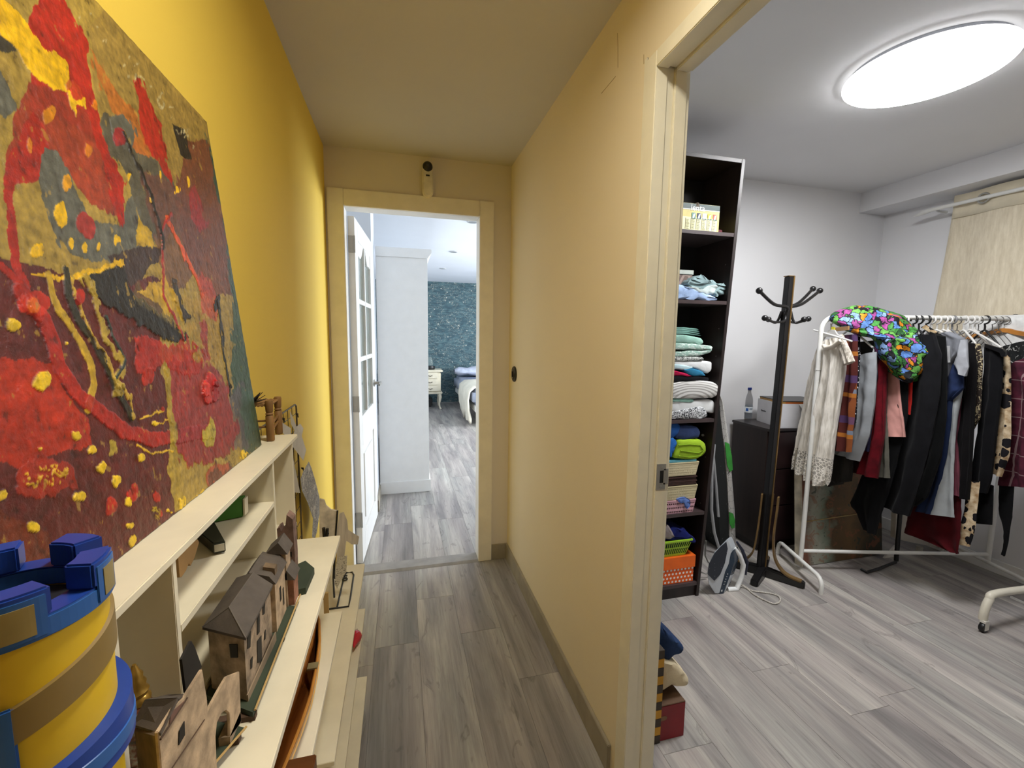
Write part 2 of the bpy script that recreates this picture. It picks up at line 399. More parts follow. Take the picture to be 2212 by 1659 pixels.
# ------------------------------------------------------------------ hall: camera over the door, switch
hd = ay(923, 392, YE); b = MB(); r = .029
b.prism([(hd.x+r*math.cos(a), YE, hd.z+(.055 if math.sin(a) > 0 else -.062)+r*math.sin(a)) for a in [2*PI*i/24 for i in range(24)]], (0, -.045, 0))
sc_ = thing('security_camera', (hd.x, YE, hd.z-.09), 'small white indoor security camera with black lens above the bedroom door', 'camera')
b.build('body', mat((225, 218, 196), .4), sc_, bevel=.007)
b = MB(); b.sphere((hd.x, YE-.040, hd.z+.062), .0265, 18, 10); b.build('camera_head', m_blackp, sc_, smooth=True)
b = MB(); b.lathe([(.009, -.066), (.009, -.068), (.004, -.069)], (hd.x, YE, hd.z+.062), 14, 'y'); b.build('lens', mat((60, 62, 66), .1), sc_)
b = MB(); b.box(hd.x-.010, hd.x+.010, YE-.0465, YE-.044, hd.z+.012, hd.z+.020); b.build('sensor_window', m_blackp, sc_)
hs = ax(1112, 808, XR); sw = thing('light_switch', (XR, hs.y, hs.z-.04), 'round black light switch on the cream wall', 'switch')
b = MB(); b.lathe([(.044, 0), (.044, -.006), (.040, -.010)], (XR, hs.y, hs.z), 30, 'x'); b.build('plate', m_blackp, sw)
b = MB(); b.lathe([(.028, -.010), (.027, -.013)], (XR, hs.y, hs.z), 24, 'x'); b.build('ring', mat((40, 38, 34), .3), sw)
b = MB(); b.box(XR-.018, XR-.0125, hs.y-.011, hs.y+.011, hs.z-.016, hs.z+.016); b.build('rocker', mat((12, 12, 12), .25), sw, bevel=.002)
# ------------------------------------------------------------------ white shelf cabinet on the left
m_shelf = mat((226, 218, 196), .5, var=.03, bump=.04, bscale=40)
SX, SZ = -.219, 1.155      # front plane and top of the upper unit
SY0, SY1 = .377, .975
un = thing('shelf_unit', ((XL+SX)/2, .68, .965), 'low white open shelf unit against the yellow wall under the large painting', 'shelf')
m_board = m_shelf
T = .009
b = MB(); b.box(XL, SX+.002, SY0-.003, 1.0, SZ-T, SZ); b.build('top_board', m_shelf, un, bevel=.0012)
for y in (SY0, .470, .815, .955):
    b = MB(); b.box(XL+.002, SX, y, y+.008, .975, SZ-T); b.build('divider', m_shelf, un, bevel=.0008)
b = MB(); b.box(XL+.004, SX, .478, .815, 1.067, 1.067+T); b.build('shelf', m_shelf, un, bevel=.0008)
b = MB(); b.box(XL, SX+.001, SY0, .963, .966, .975); b.build('bottom_board', m_shelf, un, bevel=.0008)
b = MB(); b.box(XL+.0005, XL+.003, SY0, .963, .976, SZ-T-.001); b.build('back_panel', m_shelf, un)
# stepped unit below
lw = thing('stepped_shelving', (-.24, .9, 0), 'tall stepped white shelving below the shelf unit, narrow boards one above another', 'shelf')
BX_ = -.130; BZ1 = .957
def board(z, y0, y1, x1=BX_):
    b = MB(); b.box(XL+.001, x1, y0, y1, z-.010, z); b.build('board', m_board, lw, bevel=.0008)
board(BZ1, -.1, .915, -.126); 
P2 = az(739, 1320, .75); board(.75, .2, P2.y, P2.x)
P3 = az(788, 1217, .53); board(.53, .83, P3.y, P3.x); P4 = az(789, 1314, .37); board(.37, -.1, P4.y, P4.x)
board(.10, -.1, P4.y, P4.x)
for q6 in ((XL+.001, -.30, .15, .16, .751, .946), (XL+.001, -.2, .84, .85, .531, .739), (XL+.001, -.2, .2, .21, .001, .739), (XL+.001, -.2, 1.4, 1.41, .001, .519)):
    b = MB(); b.box(*q6); b.build('upright', m_board, lw)
# cards / small things on the shelf
tk = thing('green_carton', (-.30, .76, 1.076), 'bright green carton on the middle shelf at its far end', 'box')
b = MB(); p = ax(523, 1112, -.25)
g0 = az(440, 1117, 1.077); g1 = az(532, 1107, 1.077)
b.prism([(g1.x, g1.y, 1.077), (g1.x, g1.y-.018, 1.077), (-.335, g1.y-.05, 1.077), (-.335, g1.y-.03, 1.077)], (0, 0, .030)); b.build('sleeve', mat((60, 120, 42), .6), tk, bevel=.0008)
b = MB(); b.prism([(g1.x+.001, g1.y-.001, 1.0785), (g1.x+.001, g1.y-.017, 1.0785), (g1.x+.0015, g1.y-.017, 1.1055), (g1.x+.0015, g1.y-.001, 1.1055)], (.0025, 0, 0)); b.build('page_block', mat((214, 208, 190), .8), tk)
# black booklet sliding off the shelf, and a cut cardboard sheet
b0 = az(472, 1197, 1.078)
bk = thing('black_booklet', (b0.x-.02, b0.y-.02, 1.077), 'dark green-black softcover booklet lying askew on the middle shelf', 'book')
Q = [ax(425, 1160, -.275), ax(452, 1120, -.275), ax(486, 1160, -.228), ax(487, 1190, -.226)]
c0, c1, c2, c3 = az(428, 1160, 1.078), az(452, 1130, 1.078), az(488, 1192, 1.078), az(462, 1197, 1.078)
far0 = Vector((-.325, c1.y+.02, 1.078)); far1 = Vector((-.335, c1.y-.015, 1.078))
cov = MB(); cov.prism([c3, c2, Vector((c1.x-.005, c1.y+.012, 1.078)), far0, far1, Vector((c0.x-.005, c0.y-.0, 1.078))], (0, 0, .015)); cov.build('cover', mat((34, 38, 28), .5, var=.2), bk, bevel=.001)
dd = (c2-c3); nrm = Vector((dd.y, -dd.x, 0)).normalized(); b = MB()
b.prism([c3+dd*.08+nrm*.0002+Vector((0, 0, .003)), c2-dd*.08+nrm*.0002+Vector((0, 0, .003)), c2-dd*.08+nrm*.0002+Vector((0, 0, .0125)), c3+dd*.08+nrm*.0002+Vector((0, 0, .0125))], nrm*.001); b.build('page_block', mat((190, 186, 172), .8), bk)
b = MB(); lp = Vector((c1.x-.008, c1.y-.012, 1.0935))
for i in range(2): b.box(lp.x-.004, lp.x+.004, lp.y+i*.006, lp.y+.004+i*.006, 1.0935, 1.0938)
b.build('emblem', mat((210, 210, 200), .7), bk)
m_cardb = mat((158, 124, 78), .85, var=.1)
cb = [ax(*q, -.257) for q in ((384, 1192), (427, 1165), (430, 1172), (420, 1205), (412, 1222), (408, 1217), (402, 1232), (392, 1247), (388, 1247))]
b = MB(); b.prism(cb, (-.003, 0, 0)); b.build('cardboard_offcut', m_cardb, label='brown cut-out cardboard piece standing on the middle shelf', cat='cardboard')
# ------------------------------------------------------------------ the painting (flat canvas, relief and colour painted per vertex of its own grid)
PB, PT_ = Vector((-.262, 0, SZ+.001)), Vector((-.322, 0, 1.735))
PYA, PYB = .05, .912
nu, nv = 720, 470
U = np.concatenate([np.linspace(PYA, .36, 30), np.linspace(.362, PYB, nu-30)]); Vv = np.linspace(0, 1, nv)
UU, VV = np.meshgrid(U, Vv)
up = PT_-PB; upn = np.array(up)
P = np.array(PB)[None, None, :]+VV[..., None]*upn[None, None, :]; P[..., 1] += UU
# painted design is laid out in the canvas's own plane from measured points of it
rel = (P-O3) @ M3.T
PXX = IW/2+FPX*rel[..., 0]/rel[..., 2]; PYY = IH/2-FPX*rel[..., 1]/rel[..., 2]
rng = np.random.default_rng(3)
def fnoise(shape, cells, seed):
    r = np.random.default_rng(seed); out = np.zeros(shape)
    amp = 1
    for o in range(4):
        cx, cy = cells[0]*2**o, cells[1]*2**o; g = r.random((cy+2, cx+2))
        yy = np.linspace(0, cy, shape[0]); xx = np.linspace(0, cx, shape[1])
        y0 = np.minimum(yy.astype(int), cy); x0 = np.minimum(xx.astype(int), cx); fy = (yy-y0)[:, None]; fx = (xx-x0)[None, :]
        fy = fy*fy*(3-2*fy); fx = fx*fx*(3-2*fx)
        a = g[y0][:, x0]; bb = g[y0][:, np.minimum(x0+1, cx+1)]; cc = g[np.minimum(y0+1, cy+1)][:, x0]; d = g[np.minimum(y0+1, cy+1)][:, np.minimum(x0+1, cx+1)]
        out += amp*((a*(1-fx)+bb*fx)*(1-fy)+(cc*(1-fx)+d*fx)*fy-.5); amp *= .55
    return out
n1 = fnoise(PXX.shape, (16, 11), 1); n2 = fnoise(PXX.shape, (16, 11), 2); n3 = fnoise(PXX.shape, (64, 42), 5); n4 = fnoise(PXX.shape, (5, 4), 9); n5 = fnoise(PXX.shape, (64, 42), 15)
X1 = PXX+n1*14+n3*9; Y1 = PYY+n2*14+n5*9
def inpoly(X, Y, pts):
    ins = np.zeros(X.shape, bool); n = len(pts); j = n-1
    for i in range(n):
        xi, yi = pts[i]; xj, yj = pts[j]
        if yi != yj:
            cnd = ((yi > Y) != (yj > Y)) & (X < (xj-xi)*(Y-yi)/(yj-yi)+xi); ins ^= cnd
        j = i
    return ins
def sc(rgb): return np.array([lin(q) for q in rgb])
col = np.zeros(PXX.shape+(3,))
def fill(mask, rgb, a=1., var=.12):
    c = sc(rgb)[None, :]*(1+var*n3[mask][:, None]*2+var*n1[mask][:, None])
    col[mask] = col[mask]*(1-a)+np.clip(c, 0, 1)*a
hgt = n3*.0006
def poly(pts, rgb, a=1., h=0, rough=1., var=.12):
    global hgt
    m = inpoly(PXX+(X1-PXX)*rough, PYY+(Y1-PYY)*rough, pts); fill(m, rgb, a, var); hgt[m] += h
def blob(cx, cy, rx, ry, rgb, rot=0, h=.0005, a=1., rough=.8):
    X = PXX+(X1-PXX)*rough-cx; Y = PYY+(Y1-PYY)*rough-cy; c, s_ = math.cos(rot), math.sin(rot)
    m = ((X*c+Y*s_)/rx)**2+((-X*s_+Y*c)/ry)**2 < 1; fill(m, rgb, a); hgt[m] += h
def stroke(pts, w, rgb, h=.0005, a=1., rough=.6):
    X = PXX+(X1-PXX)*rough; Y = PYY+(Y1-PYY)*rough; D = np.full(X.shape, 1e9)
    for (x0, y0), (x1, y1) in zip(pts, pts[1:]):
        dx, dy = x1-x0, y1-y0; L = dx*dx+dy*dy+1e-9; tt = np.clip(((X-x0)*dx+(Y-y0)*dy)/L, 0, 1)
        D = np.minimum(D, np.hypot(X-x0-tt*dx, Y-y0-tt*dy))
    m = D < w; fill(m, rgb, a); hgt[m] += h
MAR, OCH, RED, GRY, YEL, BLK, DRD, TEA, PNK = (88, 32, 30), (158, 132, 60), (164, 36, 24), (92, 92, 82), (226, 178, 16), (34, 30, 26), (128, 40, 36), (34, 74, 62), (146, 42, 46)
fill(np.ones(PXX.shape, bool), MAR)
poly([(-900, -900), (900, -900), (700, 300), (600, 1100), (345, 770), (350, 600), (150, 590), (0, 550), (-900, 380)], OCH)
poly([(345, 770), (560, 700), (620, 980), (390, 1120), (365, 900)], OCH)
poly([(250, 0), (330, 110), (500, 330), (520, 640), (330, 420), (230, 300), (190, 60)], (138, 112, 56), .7)
poly([(400, 300), (470, 310), (500, 480), (505, 640), (440, 640), (400, 560), (380, 420)], (104, 44, 36), .85)
poly([(-400, -200), (-50, 20), (30, 130), (110, 230), (0, 290), (-400, 330)], OCH, 1)
poly([(-200, -60), (20, 80), (30, 112), (0, 110), (-200, 40)], (60, 56, 46))
poly([(0, 140), (20, 180), (38, 235), (10, 250), (-60, 200)], GRY)
poly([(60, 60), (100, -40), (130, -80), (150, 40), (175, 60), (200, 150), (215, 240), (240, 330), (275, 400), (265, 470), (255, 500), (235, 400), (210, 300), (120, 260), (60, 240), (70, 160)], RED, 1)
poly([(110, -60), (140, -10), (165, 30), (185, 90), (192, 130), (140, 140), (128, 70)], RED)
poly([(60, 180), (120, 200), (200, 260), (240, 420), (260, 480), (235, 470), (200, 440), (150, 380), (110, 340), (80, 380), (20, 390), (10, 330), (30, 250)], (150, 50, 34), .95)
poly([(0, 380), (24, 320), (70, 240), (100, 280), (110, 370), (60, 400), (25, 400), (30, 470), (38, 560), (60, 620), (45, 640), (20, 560), (8, 450)], RED)
poly([(80, 390), (95, 320), (130, 330), (170, 420), (200, 480), (255, 495), (275, 440), (300, 420), (340, 500), (330, 530), (270, 545), (235, 570), (190, 565), (140, 545), (110, 500), (95, 440)], GRY)
poly([(220, 270), (230, 240), (260, 270), (295, 300), (330, 340), (385, 400), (400, 500), (350, 520), (310, 480), (275, 380), (240, 330)], (84, 80, 66))
poly([(235, 350), (262, 390), (275, 420), (270, 440), (262, 495), (250, 470), (240, 420)], RED)
poly([(300, 370), (390, 400), (430, 470), (440, 560), (380, 640), (340, 560), (330, 480)], (100, 62, 54), .8)
poly([(290, 170), (310, 180), (345, 270), (362, 350), (375, 400), (350, 370), (310, 300)], RED); poly([(190, 100), (240, 170), (300, 260), (330, 340), (300, 330), (250, 250)], (176, 96, 34), .8)
poly([(370, 268), (400, 278), (414, 345), (390, 338)], BLK, 1, 0, .3)
poly([(415, 400), (440, 470), (452, 480), (430, 500), (405, 440)], PNK); poly([(445, 290), (470, 330), (520, 640), (560, 900), (568, 965), (530, 985), (505, 880), (500, 640), (480, 470)], TEA, .9)
poly([(500, 850), (530, 820), (545, 900), (530, 980), (500, 960)], (96, 84, 92), .7); poly([(520, 830), (545, 850), (552, 930), (530, 950)], (60, 90, 74), .8)
poly([(300, 470), (330, 500), (330, 530), (290, 535)], (186, 150, 40))
for (x, y, rx, ry, c_) in ((103, 252, 11, 17, (206, 130, 20)), (60, 316, 8, 17, (206, 120, 24)), (145, 400, 9, 18, (200, 140, 30)), (206, 225, 7, 14, (214, 120, 20)), (130, 465, 13, 26, YEL), (197, 330, 6, 14, (190, 110, 30)), (150, 525, 7, 10, YEL), (182, 537, 6, 10, YEL), (214, 535, 5, 10, YEL), (252, 525, 5, 8, YEL), (280, 385, 4, 9, YEL), (330, 430, 4, 9, YEL), (345, 382, 4, 9, YEL), (386, 405, 5, 9, YEL), (75, 540, 12, 14, YEL), (405, 395, 4, 12, YEL)):
    blob(x, y, rx, ry, c_)
blob(187, 490, 20, 28, (152, 46, 40), -.4); blob(266, 282, 24, 40, GRY, -.5); blob(255, 295, 14, 20, PNK)
poly([(-300, -330), (-60, -60), (40, 30), (90, 90), (140, 150), (150, 200), (184, 220), (186, 245), (172, 235), (166, 256), (150, 232), (146, 205), (112, 200), (70, 160), (20, 95), (-300, -150)], YEL, 1, .0006)
blob(163, 205, 9, 22, (190, 60, 30), -.3); blob(146, 190, 8, 10, (196, 100, 30))
# heron-like dark strokes in the middle
poly([(230, 560), (300, 535), (360, 530), (330, 570), (290, 610), (255, 600)], (60, 44, 40)); poly([(185, 595), (265, 575), (275, 610), (320, 650), (380, 700), (412, 738), (360, 730), (300, 700), (240, 660), (200, 630)], BLK, 1, .001)
poly([(300, 600), (345, 650), (395, 715), (330, 670), (290, 640)], (96, 84, 50), .6); poly([(372, 590), (385, 620), (405, 690), (400, 705), (380, 660)], (50, 40, 30), 1, .001)
poly([(300, 620), (360, 600), (385, 640), (395, 700), (350, 660)], (182, 146, 44), .9)
poly([(60, 585), (150, 590), (230, 575), (265, 560), (268, 572), (200, 590), (180, 600), (100, 600)], YEL, .9)
stroke([(100, 590), (110, 640), (140, 690), (175, 740), (200, 790), (205, 830), (190, 885)], 7, (186, 150, 40)); stroke([(140, 580), (145, 640), (165, 690), (210, 750), (235, 800), (260, 860), (282, 905)], 7, (46, 42, 26), .001)
stroke([(150, 590), (155, 640), (180, 695), (215, 745), (245, 800), (272, 850), (285, 905)], 4, (196, 160, 50), .001, .9, 1.6)
stroke([(180, 600), (215, 650), (240, 720), (262, 780), (255, 830), (248, 845)], 6, (166, 140, 50), .001, .9, 1.5); stroke([(232, 680), (255, 740), (268, 775), (250, 815)], 3, (40, 50, 40), .001)
poly([(-300, 780), (0, 775), (60, 775), (110, 790), (150, 850), (190, 905), (200, 960), (120, 980), (60, 1020), (0, 1000), (-300, 1060)], (170, 44, 22), .9)
stroke([(40, 620), (60, 660), (90, 690), (110, 740), (125, 790), (170, 850), (230, 900), (270, 935), (330, 950), (400, 940), (450, 930)], 15, RED, .0008, .95); stroke([(0, 570), (30, 600), (60, 640), (80, 700)], 8, RED)
blob(70, 655, 34, 28, (186, 44, 26)); blob(65, 660, 12, 20, (206, 90, 20)); blob(90, 1040, 60, 42, (160, 44, 26), 0, .0004, .8, 2); poly([(0, 1100), (110, 1150), (120, 1260), (200, 1250), (170, 1330), (-200, 1400), (-200, 1100)], (118, 52, 26), .6)
poly([(355, 770), (430, 760), (500, 830), (505, 960), (450, 1000), (400, 1010), (380, 960), (365, 900)], PNK, .95, .0006, 1.6); poly([(300, 730), (400, 735), (440, 780), (420, 810), (350, 790), (290, 800)], RED, .9, .0005, 1.5)
poly([(352, 775), (368, 800), (378, 900), (395, 1090), (375, 1100), (360, 900)], (160, 134, 50)); poly([(400, 640), (470, 650), (480, 760), (440, 800), (415, 740)], (156, 124, 50), .8, 0, 2); poly([(430, 580), (470, 600), (475, 690), (440, 680)], (172, 64, 52), .8, 0, 2)
poly([(425, 700), (450, 690), (458, 770), (440, 790)], PNK, .9)
stroke([(360, 470), (395, 540), (425, 600), (440, 640)], 4, (200, 80, 40)); stroke([(372, 460), (350, 500), (355, 640), (395, 730)], 3, (150, 44, 40)); stroke([(262, 285), (300, 360), (330, 430), (350, 500), (352, 535)], 3, BLK, .001)
stroke([(470, 650), (482, 760), (500, 850)], 3, BLK); blob(468, 655, 7, 18, BLK, .2); stroke([(440, 850), (450, 815), (462, 830)], 6, (196, 30, 30), .002); stroke([(440, 835), (447, 868)], 8, (198, 40, 22), .002); stroke([(460, 825), (464, 862)], 5, (150, 16, 18), .002)
blob(448, 935, 14, 30, (180, 160, 54), .3); blob(470, 1030, 26, 34, (166, 50, 40), .6, .0004, .8); poly([(430, 1050), (480, 1000), (505, 975), (490, 1020), (450, 1060)], (46, 34, 28), .7, 0, 3)
yel = [(27, 703, 17, 16), (90, 824, 17, 18), (198, 973, 8, 11), (163, 942, 9, 9), (308, 988, 8, 8), (335, 912, 7, 7), (218, 1015, 11, 12), (252, 1043, 9, 14), (167, 1073, 11, 13), (70, 1137, 14, 11), (280, 1088, 8, 10), (283, 1170, 9, 13), (0, 1070, 8, 12), (395, 1080, 6, 12), (430, 1065, 5, 8), (528, 985, 5, 9), (140, 742, 4, 4), (282, 1138, 7, 6), (366, 1100, 4, 3), (86, 975, 4, 4)]
for x, y, rx, ry in yel: blob(x, y, rx, ry, (222, 184, 32), .4, .0012)
for x, y, rx, ry in ((237, 1098, 14, 22), (293, 1068, 12, 20), (340, 1070, 9, 10), (170, 640, 12, 20), (350, 880, 5, 5), (315, 810, 10, 20), (352, 1108, 4, 8)): blob(x, y, rx, ry, (168, 38, 22), .2)
poly([(240, 955), (256, 965), (258, 985), (240, 990)], (170, 146, 50)); stroke([(300, 965), (330, 978), (375, 975)], 2, (210, 170, 40)); stroke([(305, 905), (350, 885)], 2, (210, 170, 40)); stroke([(338, 912), (360, 908)], 1.6, (210, 170, 40))
for i in range(26): blob(rng.uniform(50, 130), rng.uniform(1015, 1065), 5, 2.5, (206, 160, 40), rng.uniform(0, 3), .0006, 1, 2)
for i in range(26): blob(rng.uniform(325, 350), rng.uniform(1085, 1130), 3.5, 1.8, (196, 170, 50), rng.uniform(0, 3), .0004, 1, 2)
for i in range(34):
    tt = rng.random(); x = 200+tt*250+rng.uniform(-40, 0); y = 10+tt*290+rng.uniform(0, 30); blob(x, y, 2, 4, (186, 174, 130), .5, .0003, .6)
n6 = fnoise(PXX.shape, (120, 90), 33); n7 = fnoise(PXX.shape, (30, 160), 41)
col = np.clip(col*(1+.5*n6[..., None]+.28*n7[..., None]), 0, 1); ov = (n5+n6*.6 > .62); col[ov] = col[ov]*.45+sc((170, 140, 60))*.55; ov = (n3+n6*.6 < -.66); col[ov] = col[ov]*.5+sc((50, 24, 20))*.5
gx = np.clip(n4+.1, 0, 1)[..., None]*.25; col = np.clip(col*(1-gx*.6), 0, 1)
front = P.copy(); nr = np.cross(np.array([0, 1, 0]), upn); nr /= np.linalg.norm(nr)
if nr[0] < 0: nr = -nr
front += nr*(hgt[..., None])
me = bpy.data.meshes.new('painted_surface'); co = (front.reshape(-1, 3)-np.array([PB.x, .48, PB.z]))
idx = np.arange(nu*nv).reshape(nv, nu); q = np.stack([idx[:-1, :-1], idx[:-1, 1:], idx[1:, 1:], idx[1:, :-1]], -1).reshape(-1, 4)
me.vertices.add(len(co)); me.vertices.foreach_set('co', co.astype(np.float32).ravel()); me.loops.add(q.size); me.loops.foreach_set('vertex_index', q.ravel().astype(np.int32))
me.polygons.add(len(q)); me.polygons.foreach_set('loop_start', np.arange(0, q.size, 4, dtype=np.int32)); me.update(calc_edges=True)
ca = me.color_attributes.new('paint', 'FLOAT_COLOR', 'POINT'); cc4 = np.ones((len(co), 4), np.float32); cc4[:, :3] = col.reshape(-1, 3); ca.data.foreach_set('color', cc4.ravel())
me.polygons.foreach_set('use_smooth', [True]*len(q))
t = NT('oil_paint'); t.set(.33, 0, .5); at = t.n('ShaderNodeVertexColor'); at.layer_name = 'paint'
t.base(at.outputs[0]); v = t.coord(); t.bump(t.noise(v, 210, 5, .65), .45, .002); me.materials.append(t.m)
pa = thing('abstract_painting', (PB.x, .48, PB.z), 'large unframed abstract painting in red, maroon, ochre and grey leaning on the yellow wall', 'painting')
o = bpy.data.objects.new('painted_surface', me); link(o, pa)
b = MB(); nrv = Vector(nr); a0 = PB+Vector((0, PYA, 0)); a1 = PB+Vector((0, PYB, 0)); c0 = PT_+Vector((0, PYA, 0)); c1 = PT_+Vector((0, PYB, 0))
b.hexa([a0-nrv*.018, a1-nrv*.018, a1-nrv*.0015, a0-nrv*.0015, c0-nrv*.018, c1-nrv*.018, c1-nrv*.0015, c0-nrv*.0015]); b.build('stretched_canvas', mat((92, 84, 60), .8, var=.2), pa)
# ------------------------------------------------------------------ toy castle tower in front
CX, CY, RB_ = -.217, .2915, .0420
def cyl(u, v, r=RB_):
    d = ray(u, v); ox, oy = O3[0]-CX, O3[1]-CY; A = d[0]**2+d[1]**2; B = ox*d[0]+oy*d[1]; K = ox*ox+oy*oy-r*r
    D = max(0, B*B-A*K); tt = (-B-math.sqrt(D))/A; p = O3+d*tt; return math.degrees(math.atan2(p[1]-CY, p[0]-CX)), p[2]
ct = thing('toy_castle_tower', (CX, CY, BZ1), 'yellow toy castle tower with royal blue crenellated crown and gold squares', 'toy')
m_cy = mat((214, 178, 36), .45, var=.06, bump=.1); m_cb = mat((28, 62, 148), .35, var=.12); m_cl = mat((44, 94, 166), .35, var=.08); m_cg = mat((156, 140, 92), .4, .3, .15); m_cbr = mat((130, 108, 62), .45, var=.08)
m_in = mat((14, 16, 30), .7)
b = MB(); b.lathe([(.0420, BZ1), (.0420, 1.2095), (.0420, 1.210)], (CX, CY, 0), 64); b.build('tower_body', m_cy, ct, smooth=True)
b = MB(); b.arc(CX, CY, .031, .0448, 0, 360, 1.2105, 1.2220, 72); ring = b.build('battlement_ring', m_cl, ct, bevel=.0008)
b = MB(); b.arc(CX, CY, .0305, .0440, 0, 360, 1.2220, 1.2226, 72); b.build('parapet_top', m_cb, ring)
b = MB(); b.lathe([(.0308, 1.2102), (.0308, 1.2104)], (CX, CY, 0), 40); b.build('hollow_shade', m_in, ct)  # near-black disc on the closed body, shade of the hollow put into colour
for k in range(6):
    a = 10+60*k; b = MB(); b.arc(CX, CY, .0300, .0450, a-17, a+17, 1.2226, 1.2380, 8); mo = b.build('merlon', m_cb, ct, bevel=.0012)
    b = MB(); b.arc(CX, CY, .0446, .0456, a-14, a+14, 1.2125, 1.2350, 8); b.build('merlon_frame', m_cl, mo, bevel=.0005, label='lighter blue merlon face')
    b = MB(); b.arc(CX, CY, .0453, .0460, a-8, a+8, 1.2150, 1.2315, 6); b.build('gold_square', m_cg, mo, label='gold square inlay')
def ribbon(top, bot, r0, r1, name, m, label=None):
    ct_ = [cyl(*p_) for p_ in top]; cb_ = [cyl(*p_) for p_ in bot]
    def fit(L): 
        A = np.array(L); return np.polyfit(A[:, 0], A[:, 1], 1)
    f1, f2 = fit(ct_), fit(cb_); b = MB(); n = 60; Pn = []
    for i in range(n+1):
        a = -120+ (i/n)*190; ar_ = math.radians(a); z1 = np.polyval(f1, a); z0 = np.polyval(f2, a)
        for r, z in ((r0, z0), (r1, z0+.0006), (r1, z1-.0006), (r0, z1)): Pn.append((CX+r*math.cos(ar_), CY+r*math.sin(ar_), z))
    F = [(i*4+j, i*4+(j+1) % 4, i*4+4+(j+1) % 4, i*4+4+j) for i in range(n) for j in range(4)]+[(3, 2, 1, 0), (4*n, 4*n+1, 4*n+2, 4*n+3)]
    b.add(Pn, F); return b.build(name, m, ct, smooth=True, label=label)
ribbon([(25, 1528), (90, 1485), (160, 1430), (215, 1365)], [(25, 1610), (90, 1572), (160, 1513), (215, 1450)], .042, .0440, 'spiral_band', m_cbr, 'muted gold spiral band')
rb = ribbon([(150, 1630), (200, 1578), (235, 1535)], [(215, 1665), (240, 1625), (262, 1585)], .042, .0490, 'spiral_stair', m_cb, 'blue spiral stair')
ribbon([(185, 1630), (215, 1600), (248, 1560)], [(205, 1648), (232, 1618), (257, 1575)], .0485, .0497, 'spiral_stair_edge', m_cl)
a_, z_ = cyl(0, 1560); b = MB(); b.arc(CX, CY, .0425, .0448, a_-22, a_+6.5, 1.06, z_+.006, 10); dr = b.build('tower_door', m_cl, ct, bevel=.001)
b = MB()
for i in range(9): b.arc(CX, CY, .0447, .0452, a_-22, a_+6.2, 1.07+i*.009, 1.071+i*.009, 10)
b.build('door_groove', m_cb, dr)
# ------------------------------------------------------------------ model village on the narrow board
m_plas = mat((146, 128, 108), .8, var=.26, scale=60, bump=.25, bscale=300); m_plas2 = mat((172, 150, 124), .8, var=.2, scale=50, bump=.2, bscale=300)
m_roof = mat((82, 74, 68), .75, var=.12, scale=40, bump=.2, bscale=250); m_side = mat((104, 86, 66), .8, var=.25, scale=50); m_dark = mat((22, 18, 16), .7); m_turf = mat((50, 60, 46), .85, var=.15); m_wd = mat((176, 146, 92), .7); m_brn = mat((74, 54, 40), .8, var=.2)
FX = -.168; BZ = BZ1
def house(name, label, loc): return thing(name, loc, label, 'model house', 'model medieval houses on the white board')
def fpan(pts, X=FX, d=-.008): return [ax(*p_, X) for p_ in pts], (d, 0, 0)
# A: house with arch
ha = house('model_gatehouse', 'nearest model house, cream facade with a stone arch and a black pointed cut-out', (-.185, .36, BZ))
out = [(342, 1581), (377, 1525), (400, 1504), (437, 1445), (447, 1506), (449, 1535), (472, 1492), (490, 1461), (517, 1450), (519, 1500), (521, 1560), (497, 1594), (497, 1560), (495, 1540), (488, 1534), (478, 1542), (469, 1561), (466, 1590), (468, 1640)]
pts = [ax(*p_, FX) for p_ in out]; yb = pts[-1].y; y0 = pts[0].y
pts = pts+[Vector((FX, yb, BZ+.008)), Vector((FX, y0, BZ+.008))]
b = MB(); b.prism(pts, (-.0025, 0, 0)); b.build('facade', m_plas2, ha, bevel=.0005)
pt = ax(521, 1560, FX)
b = MB(); b.box(FX-.010, FX, ax(497, 1594, FX).y, pt.y, BZ+.008, ax(497, 1590, FX).z); b.build('arch_pier', m_plas, ha)
lb = Vector((-.207, ax(292, 1590, -.207).y, 0)); nb = Vector((FX-.0026, y0+.0005, 0)); ze = pts[0].z
b = MB(); b.hexa([Vector((nb.x, nb.y, BZ+.008)), Vector((nb.x-.001, nb.y+.006, BZ+.008)), Vector((lb.x, lb.y+.006, BZ+.008)), Vector((lb.x, lb.y, BZ+.008)), Vector((nb.x, nb.y, ze-.003)), Vector((nb.x-.001, nb.y+.006, ze-.003)), Vector((lb.x, lb.y+.006, ax(286, 1566, -.209).z-.004)), Vector((lb.x, lb.y, ax(286, 1566, -.209).z-.004))]); b.build('end_wall', m_side, ha)  # darker plaster puts the end wall's shade into its colour
rA = [ax(342, 1583, FX+.001), ax(375, 1531, FX+.001)]; ridge0 = ax(310, 1512, -.188); ridge1 = ax(395, 1504, -.185)
b = MB(); e0 = Vector((FX+.002, y0-.002, ze)); e1 = Vector((-.209, lb.y-.002, ze-.001)); 
e1 = ax(286, 1566, -.209); e2 = ax(384, 1507, FX); e3 = ax(312, 1511, -.203); e4 = e2+Vector((-.004, .030, -.022)); e5 = e3+Vector((.002, .030, -.022))
b.prism([e0, e2, e3, e1], (0, .001, -.003)); b.prism([e2, e4, e5, e3], (0, 0, -.002)); b.build('roof', m_roof, ha, bevel=.0004)
b = MB(); b.prism([ax(*p_, FX-.012) for p_ in ((393, 1424), (413, 1384), (421, 1398), (436, 1440), (408, 1502), (402, 1495))], (-.002, 0, 0)); b.build('flame_cutout', m_dark, ha)
b = MB(); b.prism([ax(*p_, FX+.0003) for p_ in ((386, 1579), (397, 1558), (398, 1588), (385, 1610))], (.0006, 0, 0)); b.build('window', m_dark, ha)
